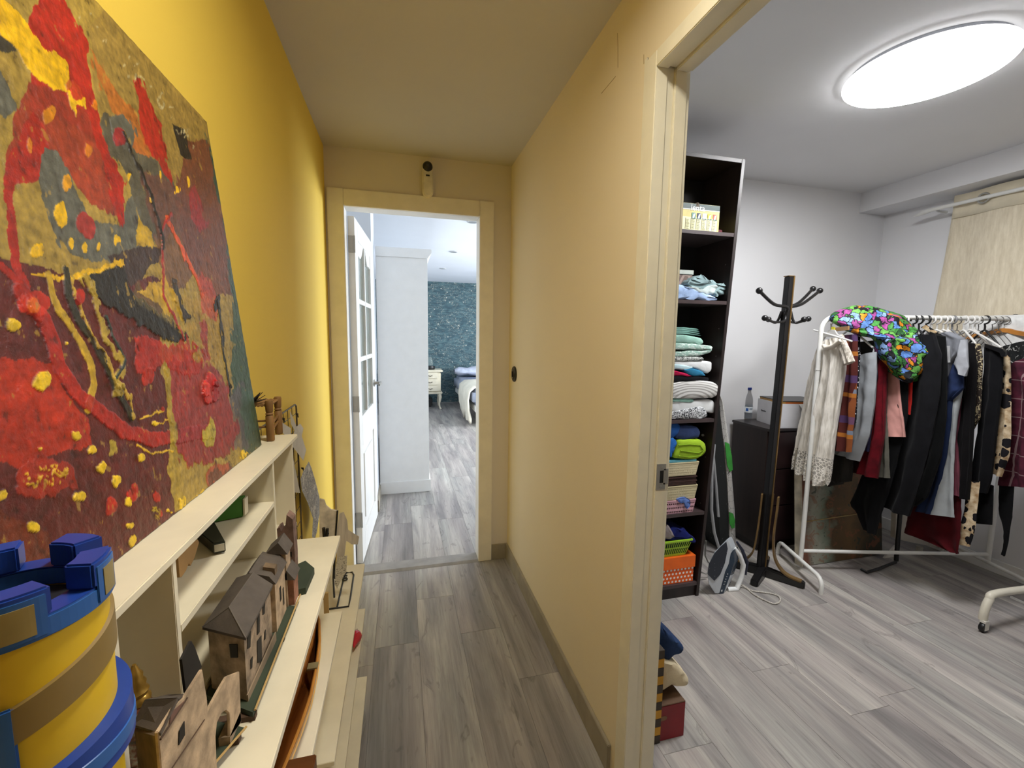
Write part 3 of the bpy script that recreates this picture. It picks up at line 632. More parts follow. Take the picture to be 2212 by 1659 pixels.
sw_ = [ax(344, 1598, FX), ax(402, 1508, FX)]; b = MB(); b.tube([sw_[0]+Vector((.0008, 0, 0)), sw_[1]+Vector((.0008, 0, 0))], .0007, 6); b.build('cornice', m_brn, ha); b = MB(); b.tube([ax(366, 1665, FX)+Vector((.0006, 0, 0)), ax(440, 1555, FX)+Vector((.0006, 0, 0))], .0005, 6); b.build('cornice', m_brn, ha)
b = MB(); b.prism([ax(*p_, FX+.0002) for p_ in ((368, 1540), (400, 1512), (396, 1522), (365, 1565))], (.0005, 0, 0)); b.build('eave_panel', mat((120, 88, 76), .8), ha)
g0, g1_ = az(530, 1572, BZ+.010), az(455, 1659, BZ+.010); d_ = (g1_-g0).normalized(); gN = g0+d_*.25
b = MB(); b.prism([g0, gN, gN+Vector((-.034, .02, 0)), g0+Vector((-.036, .018, 0))], (0, 0, -.002)); b.build('turf_base', m_turf, ha)
b = MB(); b.tube([g0+Vector((.001, 0, .001)), gN+Vector((.001, 0, .001))], .0012, 6); b.build('edge_strip', m_wd, ha)
b = MB(); b.box(-.200, FX+.004, g0.y-.008, g0.y-.0005, BZ, BZ+.0078).box(-.2, FX, .31, .318, BZ, BZ+.0078); b.build('foot_block', m_brn, ha)
# B: long house with hipped roof
hb_ = house('model_long_house', 'long tan model house with a grey hipped roof and dark windows', (-.19, .55, BZ))
p0, p1, p2, p3 = Vector((FX, .491, 0)), Vector((FX, .588, 0)), Vector((-.213, .615, 0)), Vector((-.213, .520, 0)); ze = 1.046
def zz_(p_, z): return Vector((p_.x, p_.y, z))
b = MB(); b.hexa([zz_(q_, BZ+.012) for q_ in (p0, p1, p2, p3)]+[zz_(q_, ze) for q_ in (p0, p1, p2, p3)]); b.build('walls', m_plas, hb_)
ex = lambda q_, dx, dy: Vector((q_.x+dx, q_.y+dy, ze))
E0, E1, E2, E3 = ex(p0, .003, -.004), ex(p1, .003, .002), ex(p2, -.003, .003), ex(p3, -.004, -.003)
R0, R1 = Vector((-.191, .520, 1.0635)), Vector((-.188, .594, 1.0635))
b = MB(); b.add([E0, E1, E2, E3, R0, R1, E0-Vector((0, 0, .003)), E1-Vector((0, 0, .003)), E2-Vector((0, 0, .003)), E3-Vector((0, 0, .003))],
    [(0, 1, 5, 4), (3, 0, 4), (2, 3, 4, 5), (1, 2, 5), (0, 6, 7, 1), (1, 7, 8, 2), (2, 8, 9, 3), (3, 9, 6, 0), (6, 9, 8, 7)]); b.build('roof', m_roof, hb_)
b = MB(); b.tube([E0, R0, R1], .0007, 6); b.tube([R0, E3], .0006, 6); b.build('ridge', mat((100, 92, 84), .7), hb_)
for k, q4 in enumerate((((534, 1370), (541, 1363), (540, 1398), (534, 1402)), ((541, 1425), (545, 1418), (544, 1442), (541, 1446)), ((555, 1330), (560, 1325), (560, 1365), (555, 1372)), ((555, 1385), (564, 1373), (565, 1430), (556, 1432)), ((567, 1305), (572, 1300), (571, 1325), (567, 1329)), ((571, 1365), (573, 1360), (573, 1380), (570, 1383)))):
    b = MB(); b.prism([ax(*p_, FX+.0002) for p_ in q4], (.0006, 0, 0)); b.build('door' if k == 3 else 'window', m_dark, hb_)
wl = (p3-p0).normalized(); wn = Vector((wl.y, -wl.x, 0)); wn = wn if wn.y < 0 else -wn; b = MB()
q4 = [ap(u_, v_, p0+wn*.0003, wn) for u_, v_ in ((496, 1391), (513, 1391), (514, 1420), (499, 1420))]; b.prism(q4, wn*.0006); b.build('window', m_dark, hb_)
b = MB(); b.prism([zz_(p0, BZ+.012)+wn*.001, zz_(p1, BZ+.012)+Vector((.003, 0, 0)), zz_(p1, BZ+.024)+Vector((.003, 0, 0)), zz_(p0, BZ+.02)+wn*.001], (.0015, 0, 0)); b.build('plinth', mat((128, 112, 92), .85, var=.2), hb_)
b = MB(); b.prism([(FX+.010, .474, BZ+.006), (FX+.012, .66, BZ+.006), (-.205, .69, BZ+.006), (-.217, .512, BZ+.006)], (0, 0, .006)); b.build('turf_base', m_turf, hb_)
b = MB(); b.tube([Vector((FX+.0115, .476, BZ+.0125)), Vector((FX+.0125, .69, BZ+.0125))], .0012, 6); b.build('edge_strip', m_wd, hb_)
b = MB(); b.box(-.212, FX+.011, .476, .484, BZ, BZ+.0059).box(-.2, FX+.010, .60, .606, BZ, BZ+.0059); b.build('foot_block', m_brn, hb_)
# C: narrow houses
hc = house('model_narrow_houses', 'cluster of small model houses with stacked grey roofs beyond the long house', (-.18, .63, BZ+.012))
b = MB(); b.box(-.205, FX+.001, .605, .655, BZ+.0125, 1.043); b.build('walls', m_plas2, hc)
b = MB(); b.prism([(-.208, .600, 1.043), (FX+.004, .600, 1.040), (FX-.004, .600, 1.052), (-.195, .600, 1.060)], (0, .058, 0)); b.build('roof', m_roof, hc)
b = MB(); b.prism([(FX-.014, .612, 1.045), (FX, .612, 1.045), (FX, .612, 1.056), (FX-.014, .612, 1.060)], (0, .012, 0)); dm = b.build('dormer', m_side, hc)
b = MB(); b.box(FX-.003, FX+.0014, .625, .632, 1.0, 1.02).box(FX-.003, FX+.0014, .640, .645, .985, 1.01); b.build('window', m_dark, hc)
b = MB(); b.box(-.186, FX+.002, .660, .685, BZ+.0125, 1.058); b.build('tower_house', m_plas2, hc)
b = MB(); b.prism([(-.192, .655, 1.056), (FX+.006, .655, 1.053), (FX-.006, .655, 1.072)], (0, .034, 0)); b.build('roof', m_roof, hc)
b = MB(); b.box(FX-.002, FX+.010, .664, .69, BZ+.0125, 1.012); b.build('brick_annex', mat((140, 96, 76), .85, var=.2, scale=70), hc)
b = MB(); b.prism([(FX-.003, .660, 1.012), (FX+.013, .660, 1.010), (FX+.002, .660, 1.026)], (0, .034, 0)); b.build('roof', m_roof, hc)
# D: ruined tower
tw = house('model_ruined_tower', 'tallest brown model tower with a broken top at the far end of the village', (-.17, .72, BZ))
yt = .715; tp = [(598, 1143), (604, 1139), (607, 1148), (616, 1140), (619, 1112), (632, 1122), (637, 1200)]
pts = [ay(*p_, yt) for p_ in tp]; zb = BZ+.012; xr = ay(637, 1240, yt).x
pts = pts+[Vector((xr, yt, zb)), Vector((pts[0].x+.002, yt, zb))]
b = MB(); b.prism(pts, (0, .020, 0)); b.build('walls', mat((112, 88, 78), .85, var=.25, scale=60, bump=.3, bscale=250), tw)
b = MB(); b.box(pts[0].x+.003, xr-.003, yt-.0008, yt, 1.02, 1.028); b.build('window', m_dark, tw)
b = MB(); c_ = Vector((xr, yt+.005, 0)); b.prism([(xr-.03, yt-.015, BZ), (xr+.016, yt-.005, BZ), (xr+.018, yt+.055, BZ), (xr-.002, yt+.085, BZ), (xr-.03, yt+.06, BZ)], (0, 0, .011)); b.build('turf_base', m_turf, tw)
# figurine in the left compartment
fg = ax(295, 1500, -.238); fo = thing('golden_figurine', (fg.x, fg.y, .975), 'small ornate figurine with a golden spired headdress in the dark compartment', 'figurine')
zt = ax(296, 1425, fg.x).z; H_ = zt-.976
b = MB(); b.lathe([(.010, zt-.038), (.0105, zt-.034), (.008, zt-.031), (.0095, zt-.027), (.007, zt-.023), (.008, zt-.019), (.0055, zt-.015), (.006, zt-.011), (.0035, zt-.007), (.0015, zt-.001)], (fg.x, fg.y, 0), 16); b.build('headdress', mat((168, 132, 60), .3, .7), fo, smooth=True)
t = NT('enamelled_figurine'); t.set(.35); t.base(t.ramp(t.noise(t.coord(), 160, 3), [(.3, (20, 24, 20)), (.5, (110, 60, 40)), (.62, (140, 134, 120)), (.8, (44, 60, 50))])); 
b = MB(); b.lathe([(.010, .9755), (.015, .985), (.0175, .995), (.014, 1.003), (.017, 1.010), (.013, zt-.046), (.011, zt-.041), (.008, zt-.037)], (fg.x, fg.y, 0), 14); b.build('torso', t.m, fo, smooth=True)
# ------------------------------------------------------------------ doll chair, dried flower at the end of the top board
wz = SZ+.0005; m_turn = mat((128, 92, 48), .6, var=.15, stretch=(1, 1, .2), scale=80)
dc = thing('doll_chair', (-.25, .95, wz), 'small turned wooden doll chair at the end of the top board', 'doll chair')
def leg(p_, h, r=.0075):
    b = MB(); b.lathe([(r*.85, wz), (r, wz+.002), (r, wz+h*.62), (r*.75, wz+h*.64), (r*1.05, wz+h*.67), (r*.75, wz+h*.70), (r*.9, wz+h*.73), (r, wz+h*.96), (r*.8, wz+h)], (p_.x, p_.y, 0), 16); b.build('leg', m_turn, dc, smooth=True)
l1, l2 = az(585, 952, wz), az(603, 937, wz); h1 = ay(577, 865, l1.y).z-wz; h2 = ay(597, 857, l2.y).z-wz
dv = Vector((-.052, .0, 0)); leg(l1, h1); leg(l2, h2); leg(l1+dv, h1); leg(l2+dv, h2)
b = MB()
for z in (.35, .5): b.tube([l1+Vector((0, 0, z*h1)), l1+dv+Vector((0, 0, z*h1))], .0022, 8); b.tube([l1+Vector((0, 0, z*h1-.01)), l2+Vector((0, 0, z*h1))], .0028, 8)
b.build('stretcher', m_turn, dc)
b = MB(); hh = h1*.88
for i in range(9):
    s_ = i/8; b.tube([l1+dv*s_+Vector((0, 0, hh)), l2+dv*s_+Vector((0, 0, hh+.002))], .0032, 6)
b.build('rush_seat', mat((140, 104, 60), .9), dc)
df = thing('dried_flower', (l1.x-.03, l1.y, wz+hh+.003), 'dark dried flower resting on the doll chair seat', 'flower'); b = MB(); c_ = ay(562, 862, l1.y)
for i in range(12):
    a = i*2.4; d = Vector((math.cos(a)*.8, math.sin(a)*.5, .5+.4*math.sin(i*1.7))).normalized(); n_ = d.cross(Vector((0, 0, 1))).normalized()*.005; p_ = Vector((l1.x-.03, l1.y, wz+hh+.006))
    b.prism([p_, p_+d*.012+n_, p_+d*.028, p_+d*.012-n_], d.cross(n_).normalized()*.0012)
b.build('petals', mat((52, 44, 36), .8, var=.3), df); b = MB(); b.sphere((l1.x-.03, l1.y, wz+hh+.008), .006); b.build('seed_head', mat((30, 24, 20), .8), df)
# ------------------------------------------------------------------ wire grid with clipped photographs on the yellow wall
m_wire = mat((92, 80, 58), .45, .5)
GX = -.352; gy0, gy1, gz0, gz1 = 1.03, 1.50, .60, 1.150
gd = thing('wire_photo_grid', (GX, 1.27, gz0), 'thin wire grid standing along the yellow wall with papers clipped to it', 'wire grid')
fr = [ax(600, 905, -.33), ax(632, 871, -.33), ax(637, 875, -.33), ax(642, 893, -.33)]
b = MB(); G = lambda y, z: Vector((GX, y, z))
gyR = ax(640, 880, GX).y; gzT = ax(637, 874, GX).z; gyR = min(gyR, 1.75)
b.tube([G(1.02, gzT-.002), G(gyR-.02, gzT), G(gyR-.004, gzT-.006), G(gyR, gzT-.02), G(gyR, gz0)], .0028, 8); b.build('frame', m_wire, gd, smooth=True)
b = MB()
y = 1.06
while y < gyR: b.tube([G(y, gz0), G(y, gzT)], .0012, 5); y += .055
z = gz0
while z < gzT: b.tube([G(1.02, z), G(gyR, z)], .0012, 5); z += .055
b.build('mesh_wires', m_wire, gd)
m_paper = mat((206, 202, 196), .8, var=.05)
t = NT('printed_drawing'); t.set(.7); v = t.coord(); t.base(t.ramp(t.noise(v, 42, 2, .5, 1.2), [(.40, (206, 204, 198)), (.47, (96, 98, 110)), (.52, (198, 196, 190)), (.6, (92, 94, 106)), (.66, (170, 168, 170))])); m_draw = t.m
def paper(name, pxs, X, m, label, thick=.0006, curl=.0):
    pts = [ax(u_, v_, X+curl*math.sin(i*1.3)) for i, (u_, v_) in enumerate(pxs)]
    b = MB(); b.prism(pts, (thick, 0, 0)); return b.build(name, m, label=label, cat='paper', group='papers clipped to the wire grid')
paper('paper_sheet', [(626, 888), (634, 905), (640, 922), (648, 915), (655, 925), (650, 950), (646, 935), (636, 930), (628, 915)], -.338, m_paper, 'crumpled white paper clipped near the top of the wire grid', curl=.003)
paper('paper_strip', [(636, 930), (650, 937), (661, 972), (655, 995), (630, 962)], -.334, m_paper, 'folded white paper strip with zigzag end on the wire grid')
paper('paper_sheet', [(608, 912), (628, 925), (628, 950), (610, 935)], -.334, m_paper, 'pale paper corner just above the end of the top board')
paper('paper_card', [(622, 965), (632, 985), (640, 1025), (648, 1065), (628, 1063), (622, 1020)], -.330, mat((190, 184, 172), .8), 'grey and white card behind the end of the shelf unit')
paper('feather_drawing', [(667, 997), (672, 1010), (680, 1035), (690, 1075), (690, 1110), (684, 1150), (680, 1163), (674, 1160), (676, 1120), (664, 1085), (652, 1060), (649, 1035), (655, 1018)], -.330, m_draw, 'long curled grey ink drawing hanging on the wire grid', curl=.004)
for (u_, v_), wq in (((652, 1012), 'above the long ink drawing'), ((610, 905), 'near the doll chair'), ((640, 895), 'at the top right corner')):
    p_ = ax(u_, v_, -.345); b = MB(); b.tube([p_+Vector((.0, -.004, .004)), p_, p_+Vector((.004, .003, -.004)), p_+Vector((.006, -.002, -.010))], .002, 6); b.sphere(p_+Vector((.003, 0, 0)), .004, 8, 6)
    b.build('wire_clip', mat((60, 54, 46), .4, .7), label='small metal clip on the wire grid, '+wq, cat='clip', group='clips on the wire grid')
# scalloped white crate end with paper, picture card and wire holder on the third board
yk = 1.44
pt = [(690, 1078), (700, 1080), (704, 1092), (715, 1101), (729, 1104), (727, 1150), (712, 1240), (690, 1240)]
b = MB(); b.prism([ay(*p_, yk) for p_ in pt], (0, .008, 0)); 
cr_ = thing('scalloped_panel', (ay(705, 1240, yk).x, yk, .53), 'worn white wooden panel with a scalloped top standing on the third board', 'panel'); b.build('panel', mat((206, 198, 184), .8, var=.14, scale=30), cr_, bevel=.001)
b = MB(); b.tube([ay(729, 1103, yk-.002), ay(724, 1170, yk-.002), ay(722, 1250, yk-.002)], .003, 6); b.build('black_edge', m_blackp, cr_)
b = MB(); b.lathe([(.004, 0), (.009, .006), (.004, .012)], ay(704, 1155, yk-.03), 8, 'y'); b.tube([ay(699, 1140, yk-.05), ay(701, 1165, yk-.05)], .005, 6); b.tube([ay(707, 1142, yk-.05), ay(706, 1165, yk-.05)], .005, 6); b.build('binder_clip', m_blackp, label='black clothes-peg clip in front of the scalloped panel', cat='clip')
yc = 1.30
b = MB(); pts = [(733, 1110), (742, 1106), (750, 1125), (752, 1145), (776, 1160), (773, 1176), (760, 1176), (748, 1168), (744, 1200), (740, 1235), (725, 1245), (728, 1190), (728, 1150)]
b.prism([ay(*p_, yc) for p_ in pts], (0, .002, 0)); b.build('feather', mat((196, 188, 176), .9, var=.12, scale=90, stretch=(1, 1, .1)), label='grey feather and ribbon beside the scalloped panel', cat='feather')
t = NT('handwritten_card'); t.set(.7); v = t.coord(scale=(1.0, 1, 2.2)); t.base(t.mix(t.math('GREATER_THAN', t.noise(v, 120, 2, .5, 2), .60), (206, 200, 184), (60, 56, 50)))
b = MB(); b.prism([ay(*p_, yc-.01) for p_ in ((726, 1215), (732, 1205), (750, 1200), (748, 1235), (736, 1255), (728, 1272), (723, 1262))], (0, .0015, 0)); b.build('handwritten_tag', t.m, label='curled card with handwritten lines standing on the third board', cat='card')
yh = 1.345; zb3 = .532
wh = thing('wire_card_holder', (az(735, 1312, zb3).x, yh, zb3), 'black bent-wire card holder on the third board', 'card holder')
pts = [az(708, 1316, zb3), az(753, 1310, zb3), az(757, 1290, zb3), az(764, 1242, zb3), az(761, 1236, zb3), az(748, 1237, zb3), az(742, 1250, zb3), az(728, 1312, zb3)]
b = MB(); b.tube(pts, .0028, 8); b.build('wire_base', m_blackp, wh, smooth=True)
b = MB(); p_ = az(745, 1246, zb3+.003)
b.tube(arcpts(p_, .0085, 40, 320, 10, (1, 0, 0), (0, 1, 0)), .0022, 6); b.tube(arcpts(p_+Vector((.002, -.016, 0)), .0075, 0, 360, 12, (1, 0, 0), (0, 1, 0)), .0022, 6); b.build('wire_letters', m_blackp, wh, smooth=True)
b = MB(); b.tube([az(722, 1290, zb3+.05), az(720, 1250, zb3+.06), az(722, 1205, zb3+.09)], .003, 6); b.build('upright', m_blackp, wh)
b = MB(); q_ = P2; b.box(q_.x-.040, q_.x-.030, q_.y+.012, q_.y+.018, .70, .79).box(q_.x-.070, q_.x-.060, q_.y+.012, q_.y+.018, .70, .79).box(q_.x-.060, q_.x-.040, q_.y+.012, q_.y+.018, .775, .79); b.box(q_.x-.070, q_.x-.030, q_.y-.02, q_.y+.018, .53, .70) if 0 else None; b.build('small_wooden_frame', m_wd, label='narrow light wooden frame behind the second board', cat='frame')
# ------------------------------------------------------------------ polished wooden boat hull on the second board
def hull():
    t = NT('varnished_wood'); t.set(.22, 0, .5); v = t.coord(scale=(60, 6, 60)); t.base(t.ramp(t.noise(v, 1.2, 4), [(.3, (124, 68, 28)), (.7, (160, 98, 46))])); t.b.inputs['Coat Weight'].default_value = .4
    bo = thing('wooden_boat_model', (-.165, .66, .7515), 'long varnished wooden boat model on the second board', 'boat')
    zb_ = .7515
    sheer = [az(595, 1700, .80), az(620, 1642, .80), az(650, 1565, .802), az(672, 1500, .804), az(684, 1440, .808), az(691, 1385, .812), az(690, 1340, .818), az(683, 1322, .822)]
    rows = []
    for i, s_ in enumerate(sheer):
        k = i/(len(sheer)-1); keel = Vector((s_.x-.026*(1-k), s_.y+.004, zb_+.0045+.055*max(0, k-.7)**1.5)); w = .052*(1-k**2.2)+.002
        row = []
        for j in range(9):
            a = j/8; row.append(Vector((keel.x+(s_.x-keel.x)*math.sin(a*PI/2), s_.y, keel.z+(s_.z-keel.z)*(1-math.cos(a*PI/2)))))
        L = [Vector((2*keel.x-p_.x, p_.y, p_.z)) for p_ in row[::-1]][:-1]
        rows.append(L+row)
    b = MB(); b.grid(rows); o = b.build('hull', t.m, bo, smooth=True); md = o.modifiers.new('t', 'SOLIDIFY'); md.thickness = .003; md.offset = -1
    b = MB(); b.tube([r_[-1] for r_ in rows], .0022, 6); b.tube([r_[0] for r_ in rows], .0022, 6); b.build('gunwale', mat((176, 120, 54), .3), bo, smooth=True)
    b = MB(); b.tube([r_[-3]+Vector((.0012, 0, 0)) for r_ in rows], .0008, 6); b.build('trim_line', mat((214, 170, 90), .3), bo)
    b = MB(); m_ = rows[4][-1]; b.rbox(m_+Vector((-.006, 0, .002)), (.016, .014, .003)); b.build('name_plate', mat((150, 140, 110), .35, .6), bo)
    b = MB(); m_ = rows[-1][-1]; b.tube([m_+Vector((-.006, -.012, .006)), m_+Vector((-.002, -.004, .006)), m_+Vector((0, .006, .002))], .003, 8); b.build('bow_fitting', m_steel, bo)
hull()
t = NT('dark_wood_box'); t.set(.3); t.base(t.ramp(t.noise(t.coord(scale=(5, 60, 5)), 1, 4), [(.3, (74, 40, 18)), (.7, (104, 62, 30))]))
q4 = [az(616, 1641, .80), az(680, 1645, .80)]; b = MB(); b.box(q4[0].x, q4[1].x, .45, q4[0].y, .751, .80)
bb = b.build('wooden_box', t.m, label='small dark wooden box beside the boat at the bottom edge of the picture', cat='box', bevel=.0015)
# red balloon-shaped drop on lowest board
p_ = az(768, 1390, .373); dp = thing('red_glass_drop', (p_.x, p_.y, .371), 'red teardrop ornament lying on the lowest visible board', 'ornament'); b = MB()
b.lathe([(.001, -.045), (.006, -.03), (.017, -.008), (.020, .006), (.016, .018), (.006, .025), (.001, .026)], (p_.x, p_.y, .392), 18, 'y'); b.build('drop', mat((190, 44, 60), .2), dp, smooth=True)
b = MB(); b.tube([(p_.x, p_.y+.02, .392), (p_.x+.001, p_.y+.05, .388)], .0015, 6); b.build('stem', mat((110, 90, 90), .4), dp)
p_ = az(692, 1375, .532); b = MB(); b.sphere((p_.x-.010, p_.y, .555), .022, 14, 9); b.build('dark_blue_ball', mat((40, 44, 80), .3), smooth=True, label='dark blue ball on the third board behind the second one', cat='ball')
# ------------------------------------------------------------------ lamps
def emit(name, col, st):
    t = NT(name); t.b.inputs['Base Color'].default_value = (.9, .9, .9, 1); t.b.inputs['Emission Color'].default_value = (*col, 1); t.b.inputs['Emission Strength'].default_value = st; return t.m
LXC, LYC = 1.945, 1.328
cl = thing('ceiling_lamp', (LXC, LYC, RC), 'large flat round white LED ceiling light, switched on', 'ceiling light')
b = MB(); b.lathe([(.236, RC-.001), (.236, RC-.014)], (LXC, LYC, 0), 64); b.build('lamp_base', mat((150, 154, 162), .5), cl, smooth=True)
b = MB(); b.lathe([(.244, RC-.0145), (.252, RC-.019), (.251, RC-.027)], (LXC, LYC, 0), 64); b.build('diffuser_rim', emit('diffuser_rim', (1.0, .99, .97), 1.0), cl, smooth=True)
b = MB(); b.lathe([(.2505, RC-.0271), (.247, RC-.031), (.235, RC-.034), (.15, RC-.037), (.001, RC-.038)], (LXC, LYC, 0), 64); b.build('diffuser', emit('led_diffuser', (.985, .99, 1.0), ROOM_E), cl, smooth=True)
HX, HY = .20, .50
hl = thing('hall_ceiling_lamp', (HX, HY, CZ), 'warm round ceiling spot of the hall, above the picture edge', 'ceiling light')
b = MB(); b.lathe([(.11, CZ-.012), (.11, CZ-.0125)], (HX, HY, 0), 40); b.build('diffuser', emit('warm_diffuser', (1.0, .935, .78), HALL_W), hl)
b = MB(); b.arc(HX, HY, .113, .130, 0, 360, CZ-.026, CZ-.0005, 40); b.build('trim_ring', m_satin, hl)
# ------------------------------------------------------------------ tall dark bookcase
m_ven = mat((34, 24, 22), .45, var=.2, scale=30, stretch=(1, 1, .1)); m_edge = mat((66, 54, 54), .4, var=.1)
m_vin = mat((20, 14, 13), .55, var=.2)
BY0, BY1, BXL, BH = 1.862, 2.142, .93, 2.235
bkx = lambda z: 1.527+.048*z
def sheared(b):
    b.v = [(x+.048*z, y, z) for x, y, z in b.v]; return b
bc = thing('bookcase', (1.23, 2.0, 0), 'tall narrow dark brown bookcase packed with linen, behind the doorway', 'bookcase')
for x0 in (BXL, 1.527-.018):
    b = MB(); b.box(x0, x0+.018, BY0, BY1, 0, BH); sheared(b).build('side_panel', m_ven, bc, bevel=.0008)
shz = [2.217, 1.868, 1.538, .944, .452, .062]
for z in shz:
    b = MB(); b.box(BXL+.0185, 1.5085, BY0+.001, BY1-.004, z, z+.018); sheared(b).build('shelf', m_edge if z < 2 else m_ven, bc, bevel=.0008)
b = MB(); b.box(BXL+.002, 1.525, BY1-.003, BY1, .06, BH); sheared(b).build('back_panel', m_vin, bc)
b = MB(); b.box(BXL+.0185, 1.5085, BY0+.012, BY0+.028, 0, .061); sheared(b).build('plinth', m_ven, bc)
# soft folded goods: outline measured on the shelf-front plane, real depth behind it
def loaf(name, pts, yf, depth, m, label=None, cat=None, group=None, parent=None, rnd=.012, wr=.003, n=40, wf=9, zmin=None):
    P = [ay(u_, v_, yf) for u_, v_ in pts]
    if zmin is not None:
        for p_ in P:
            if p_.z < zmin: p_.z = zmin
    c = sum(P, Vector((0, 0, 0)))/len(P)
    # resample outline
    per = [(P[(i+1) % len(P)]-P[i]).length for i in range(len(P))]; tot = sum(per); ring = []
    for k in range(n):
        s_ = tot*k/n; i = 0
        while s_ > per[i] and i < len(P)-1: s_ -= per[i]; i += 1
        ring.append(P[i].lerp(P[(i+1) % len(P)], s_/max(per[i], 1e-9)))
    for _ in range(1): ring = [(ring[i-1]+ring[i]*2+ring[(i+1) % n])/4 for i in range(n)]
    b = MB(); lay = [(0.004, .0), (.0, .25), (-.0, .55), (.001, 1.0)]
    prof = [(.55, .0), (.86, .002), (.97, rnd*.4), (1.0, rnd), (1., depth*.5), (1., depth-rnd), (.9, depth-.001), (.5, depth)]
    rows = []
    for sc_k, dy in prof:
        row = []
        for k in range(n):
            d = ring[k]-c; L = d.length; q = c+d*(1-(1-sc_k)*min(1, (rnd*3)/max(L, .001)) if sc_k > .6 else sc_k)
            w = wr*mnoise.noise(Vector((q.x*wf*3, dy*wf*2+yf, q.z*wf*8)))
            row.append(Vector((q.x, yf+dy+w*.8, q.z+w)) if zmin is None else Vector((q.x, yf+dy+w*.8, max(zmin, q.z+w))))
        rows.append(row+[row[0]])
    base = len(b.v)
    for row in rows: b.v += [tuple(p_) for p_ in row[:-1]]
    for i in range(len(rows)-1):
        for j in range(n): b.f.append((base+i*n+j, base+i*n+(j+1) % n, base+(i+1)*n+(j+1) % n, base+(i+1)*n+j))
    b.f.append(tuple(base+j for j in range(n))[::-1]); b.f.append(tuple(base+(len(rows)-1)*n+j for j in range(n)))
    return b.build(name, m, parent, smooth=True, label=label, cat=cat, group=group)
def patt(name, bg, fg, scale, thr, kind='noise', rough=.9, stretch=(1, 1, 1), dist=1.5):
    t = NT(name); t.set(rough, 0, .2); v = t.coord(scale=stretch)
    if kind == 'noise': f = t.math('GREATER_THAN', t.noise(v, scale, 2, .5, dist), thr)
    elif kind == 'wave':
        w = t.n('ShaderNodeTexWave'); w.wave_type = 'RINGS'; w.inputs['Scale'].default_value = scale; w.inputs['Distortion'].default_value = dist; w.rings_direction = 'SPHERICAL'; t.l(v, w.inputs[0]); f = t.math('GREATER_THAN', w.outputs['Fac'], thr)
    elif kind == 'vor': f = t.math('LESS_THAN', t.vor(v, scale), thr)
    elif kind == 'edge': f = t.math('LESS_THAN', t.vor(v, scale, 'DISTANCE_TO_EDGE'), thr)
    t.base(t.mix(f, bg, fg)); return t.m
Yf = 1.874
m_mint = fabric((140, 178, 164)); m_teal2 = fabric((104, 142, 132)); m_wht = fabric((214, 216, 216), .05); m_lgrey = fabric((186, 194, 194), .08)
LS = 'linen on the bookcase shelves'
z1 = .9625
loaf('printed_sheet', [(1440, 893), (1500, 880), (1520, 878), (1528, 890), (1530, 903), (1510, 907), (1440, 906)], Yf-.006, .22, patt('bw_dots', (206, 208, 210), (34, 36, 40), 130, .52), 'black and white dotted sheet at the bottom of the linen stack', 'sheet', LS, zmin=z1)
loaf('white_sheet', [(1436, 862), (1500, 866), (1540, 862), (1550, 880), (1546, 893), (1520, 890), (1480, 893), (1436, 890)], Yf, .22, m_wht, 'plain white folded sheet under the duvet with rippled lines', 'sheet', LS, zmin=z1+.014)
loaf('mint_pillowcase', [(1440, 861), (1490, 861), (1502, 864), (1498, 869), (1440, 868)], Yf-.004, .05, m_mint, 'thin mint pillowcase edge just under the rippled duvet', 'pillowcase', LS, zmin=z1+.03)
loaf('ripple_duvet', [(1434, 832), (1470, 826), (1520, 822), (1545, 826), (1559, 838), (1556, 852), (1540, 860), (1490, 862), (1434, 860)], Yf-.012, .26, patt('ripples', (214, 213, 210), (160, 158, 154), 12, .62, 'wave', dist=.6, stretch=(1.2, 1.2, 3)), 'thick white duvet cover printed with grey concentric ripples', 'duvet', LS, rnd=.016)
loaf('black_cloth', [(1440, 811), (1500, 812), (1533, 815), (1534, 822), (1510, 825), (1440, 824)], Yf, .2, fabric((18, 18, 22)), 'folded black cloth resting on the rippled duvet', 'cloth', LS)
loaf('crimson_cloth', [(1440, 802), (1462, 801), (1484, 807), (1497, 813), (1440, 811)], Yf-.003, .15, fabric((168, 24, 66)), 'crimson folded cloth between the blue one and the doorway', 'cloth', LS)
loaf('blue_cloth', [(1476, 798), (1495, 795), (1518, 802), (1526, 812), (1500, 813), (1486, 808)], Yf-.003, .15, fabric((44, 112, 146)), 'sea-blue folded cloth beside the crimson one', 'cloth', LS)
loaf('pale_blue_cloth', [(1440, 786), (1475, 787), (1500, 794), (1480, 799), (1440, 798)], Yf-.001, .16, fabric((176, 200, 206)), 'pale blue folded cloth above the crimson cloth', 'cloth', LS)
loaf('white_towel', [(1440, 780), (1500, 780), (1538, 780), (1541, 788), (1536, 793), (1541, 799), (1530, 808), (1500, 795), (1440, 786)], Yf+.004, .2, m_wht, 'bulky off-white folded towel above the blue cloths', 'towel', LS)
loaf('dotted_pillowcase', [(1440, 770), (1500, 771), (1516, 770), (1524, 776), (1515, 780), (1440, 780)], Yf, .2, patt('bw_marks', (190, 192, 188), (56, 62, 60), 150, .54), 'thin pillowcase with small dark marks in the middle of the stack', 'pillowcase', LS)
m_leafp = patt('mint_leaves', (150, 180, 168), (214, 224, 218), 26, .55, 'noise', stretch=(1, 1, 3), dist=2.5)
loaf('leaf_print_sheet', [(1440, 763), (1490, 757), (1530, 757), (1540, 752), (1543, 756), (1530, 764), (1500, 770), (1440, 769)], Yf, .2, m_leafp, 'lower fold of mint leaf-print bedding', 'sheet', LS)
loaf('leaf_print_duvet', [(1440, 738), (1480, 742), (1520, 744), (1542, 748), (1543, 754), (1520, 756), (1480, 755), (1440, 756)], Yf-.003, .22, m_leafp, 'mint duvet cover with white leaf print, widest of the upper stack', 'duvet', LS)
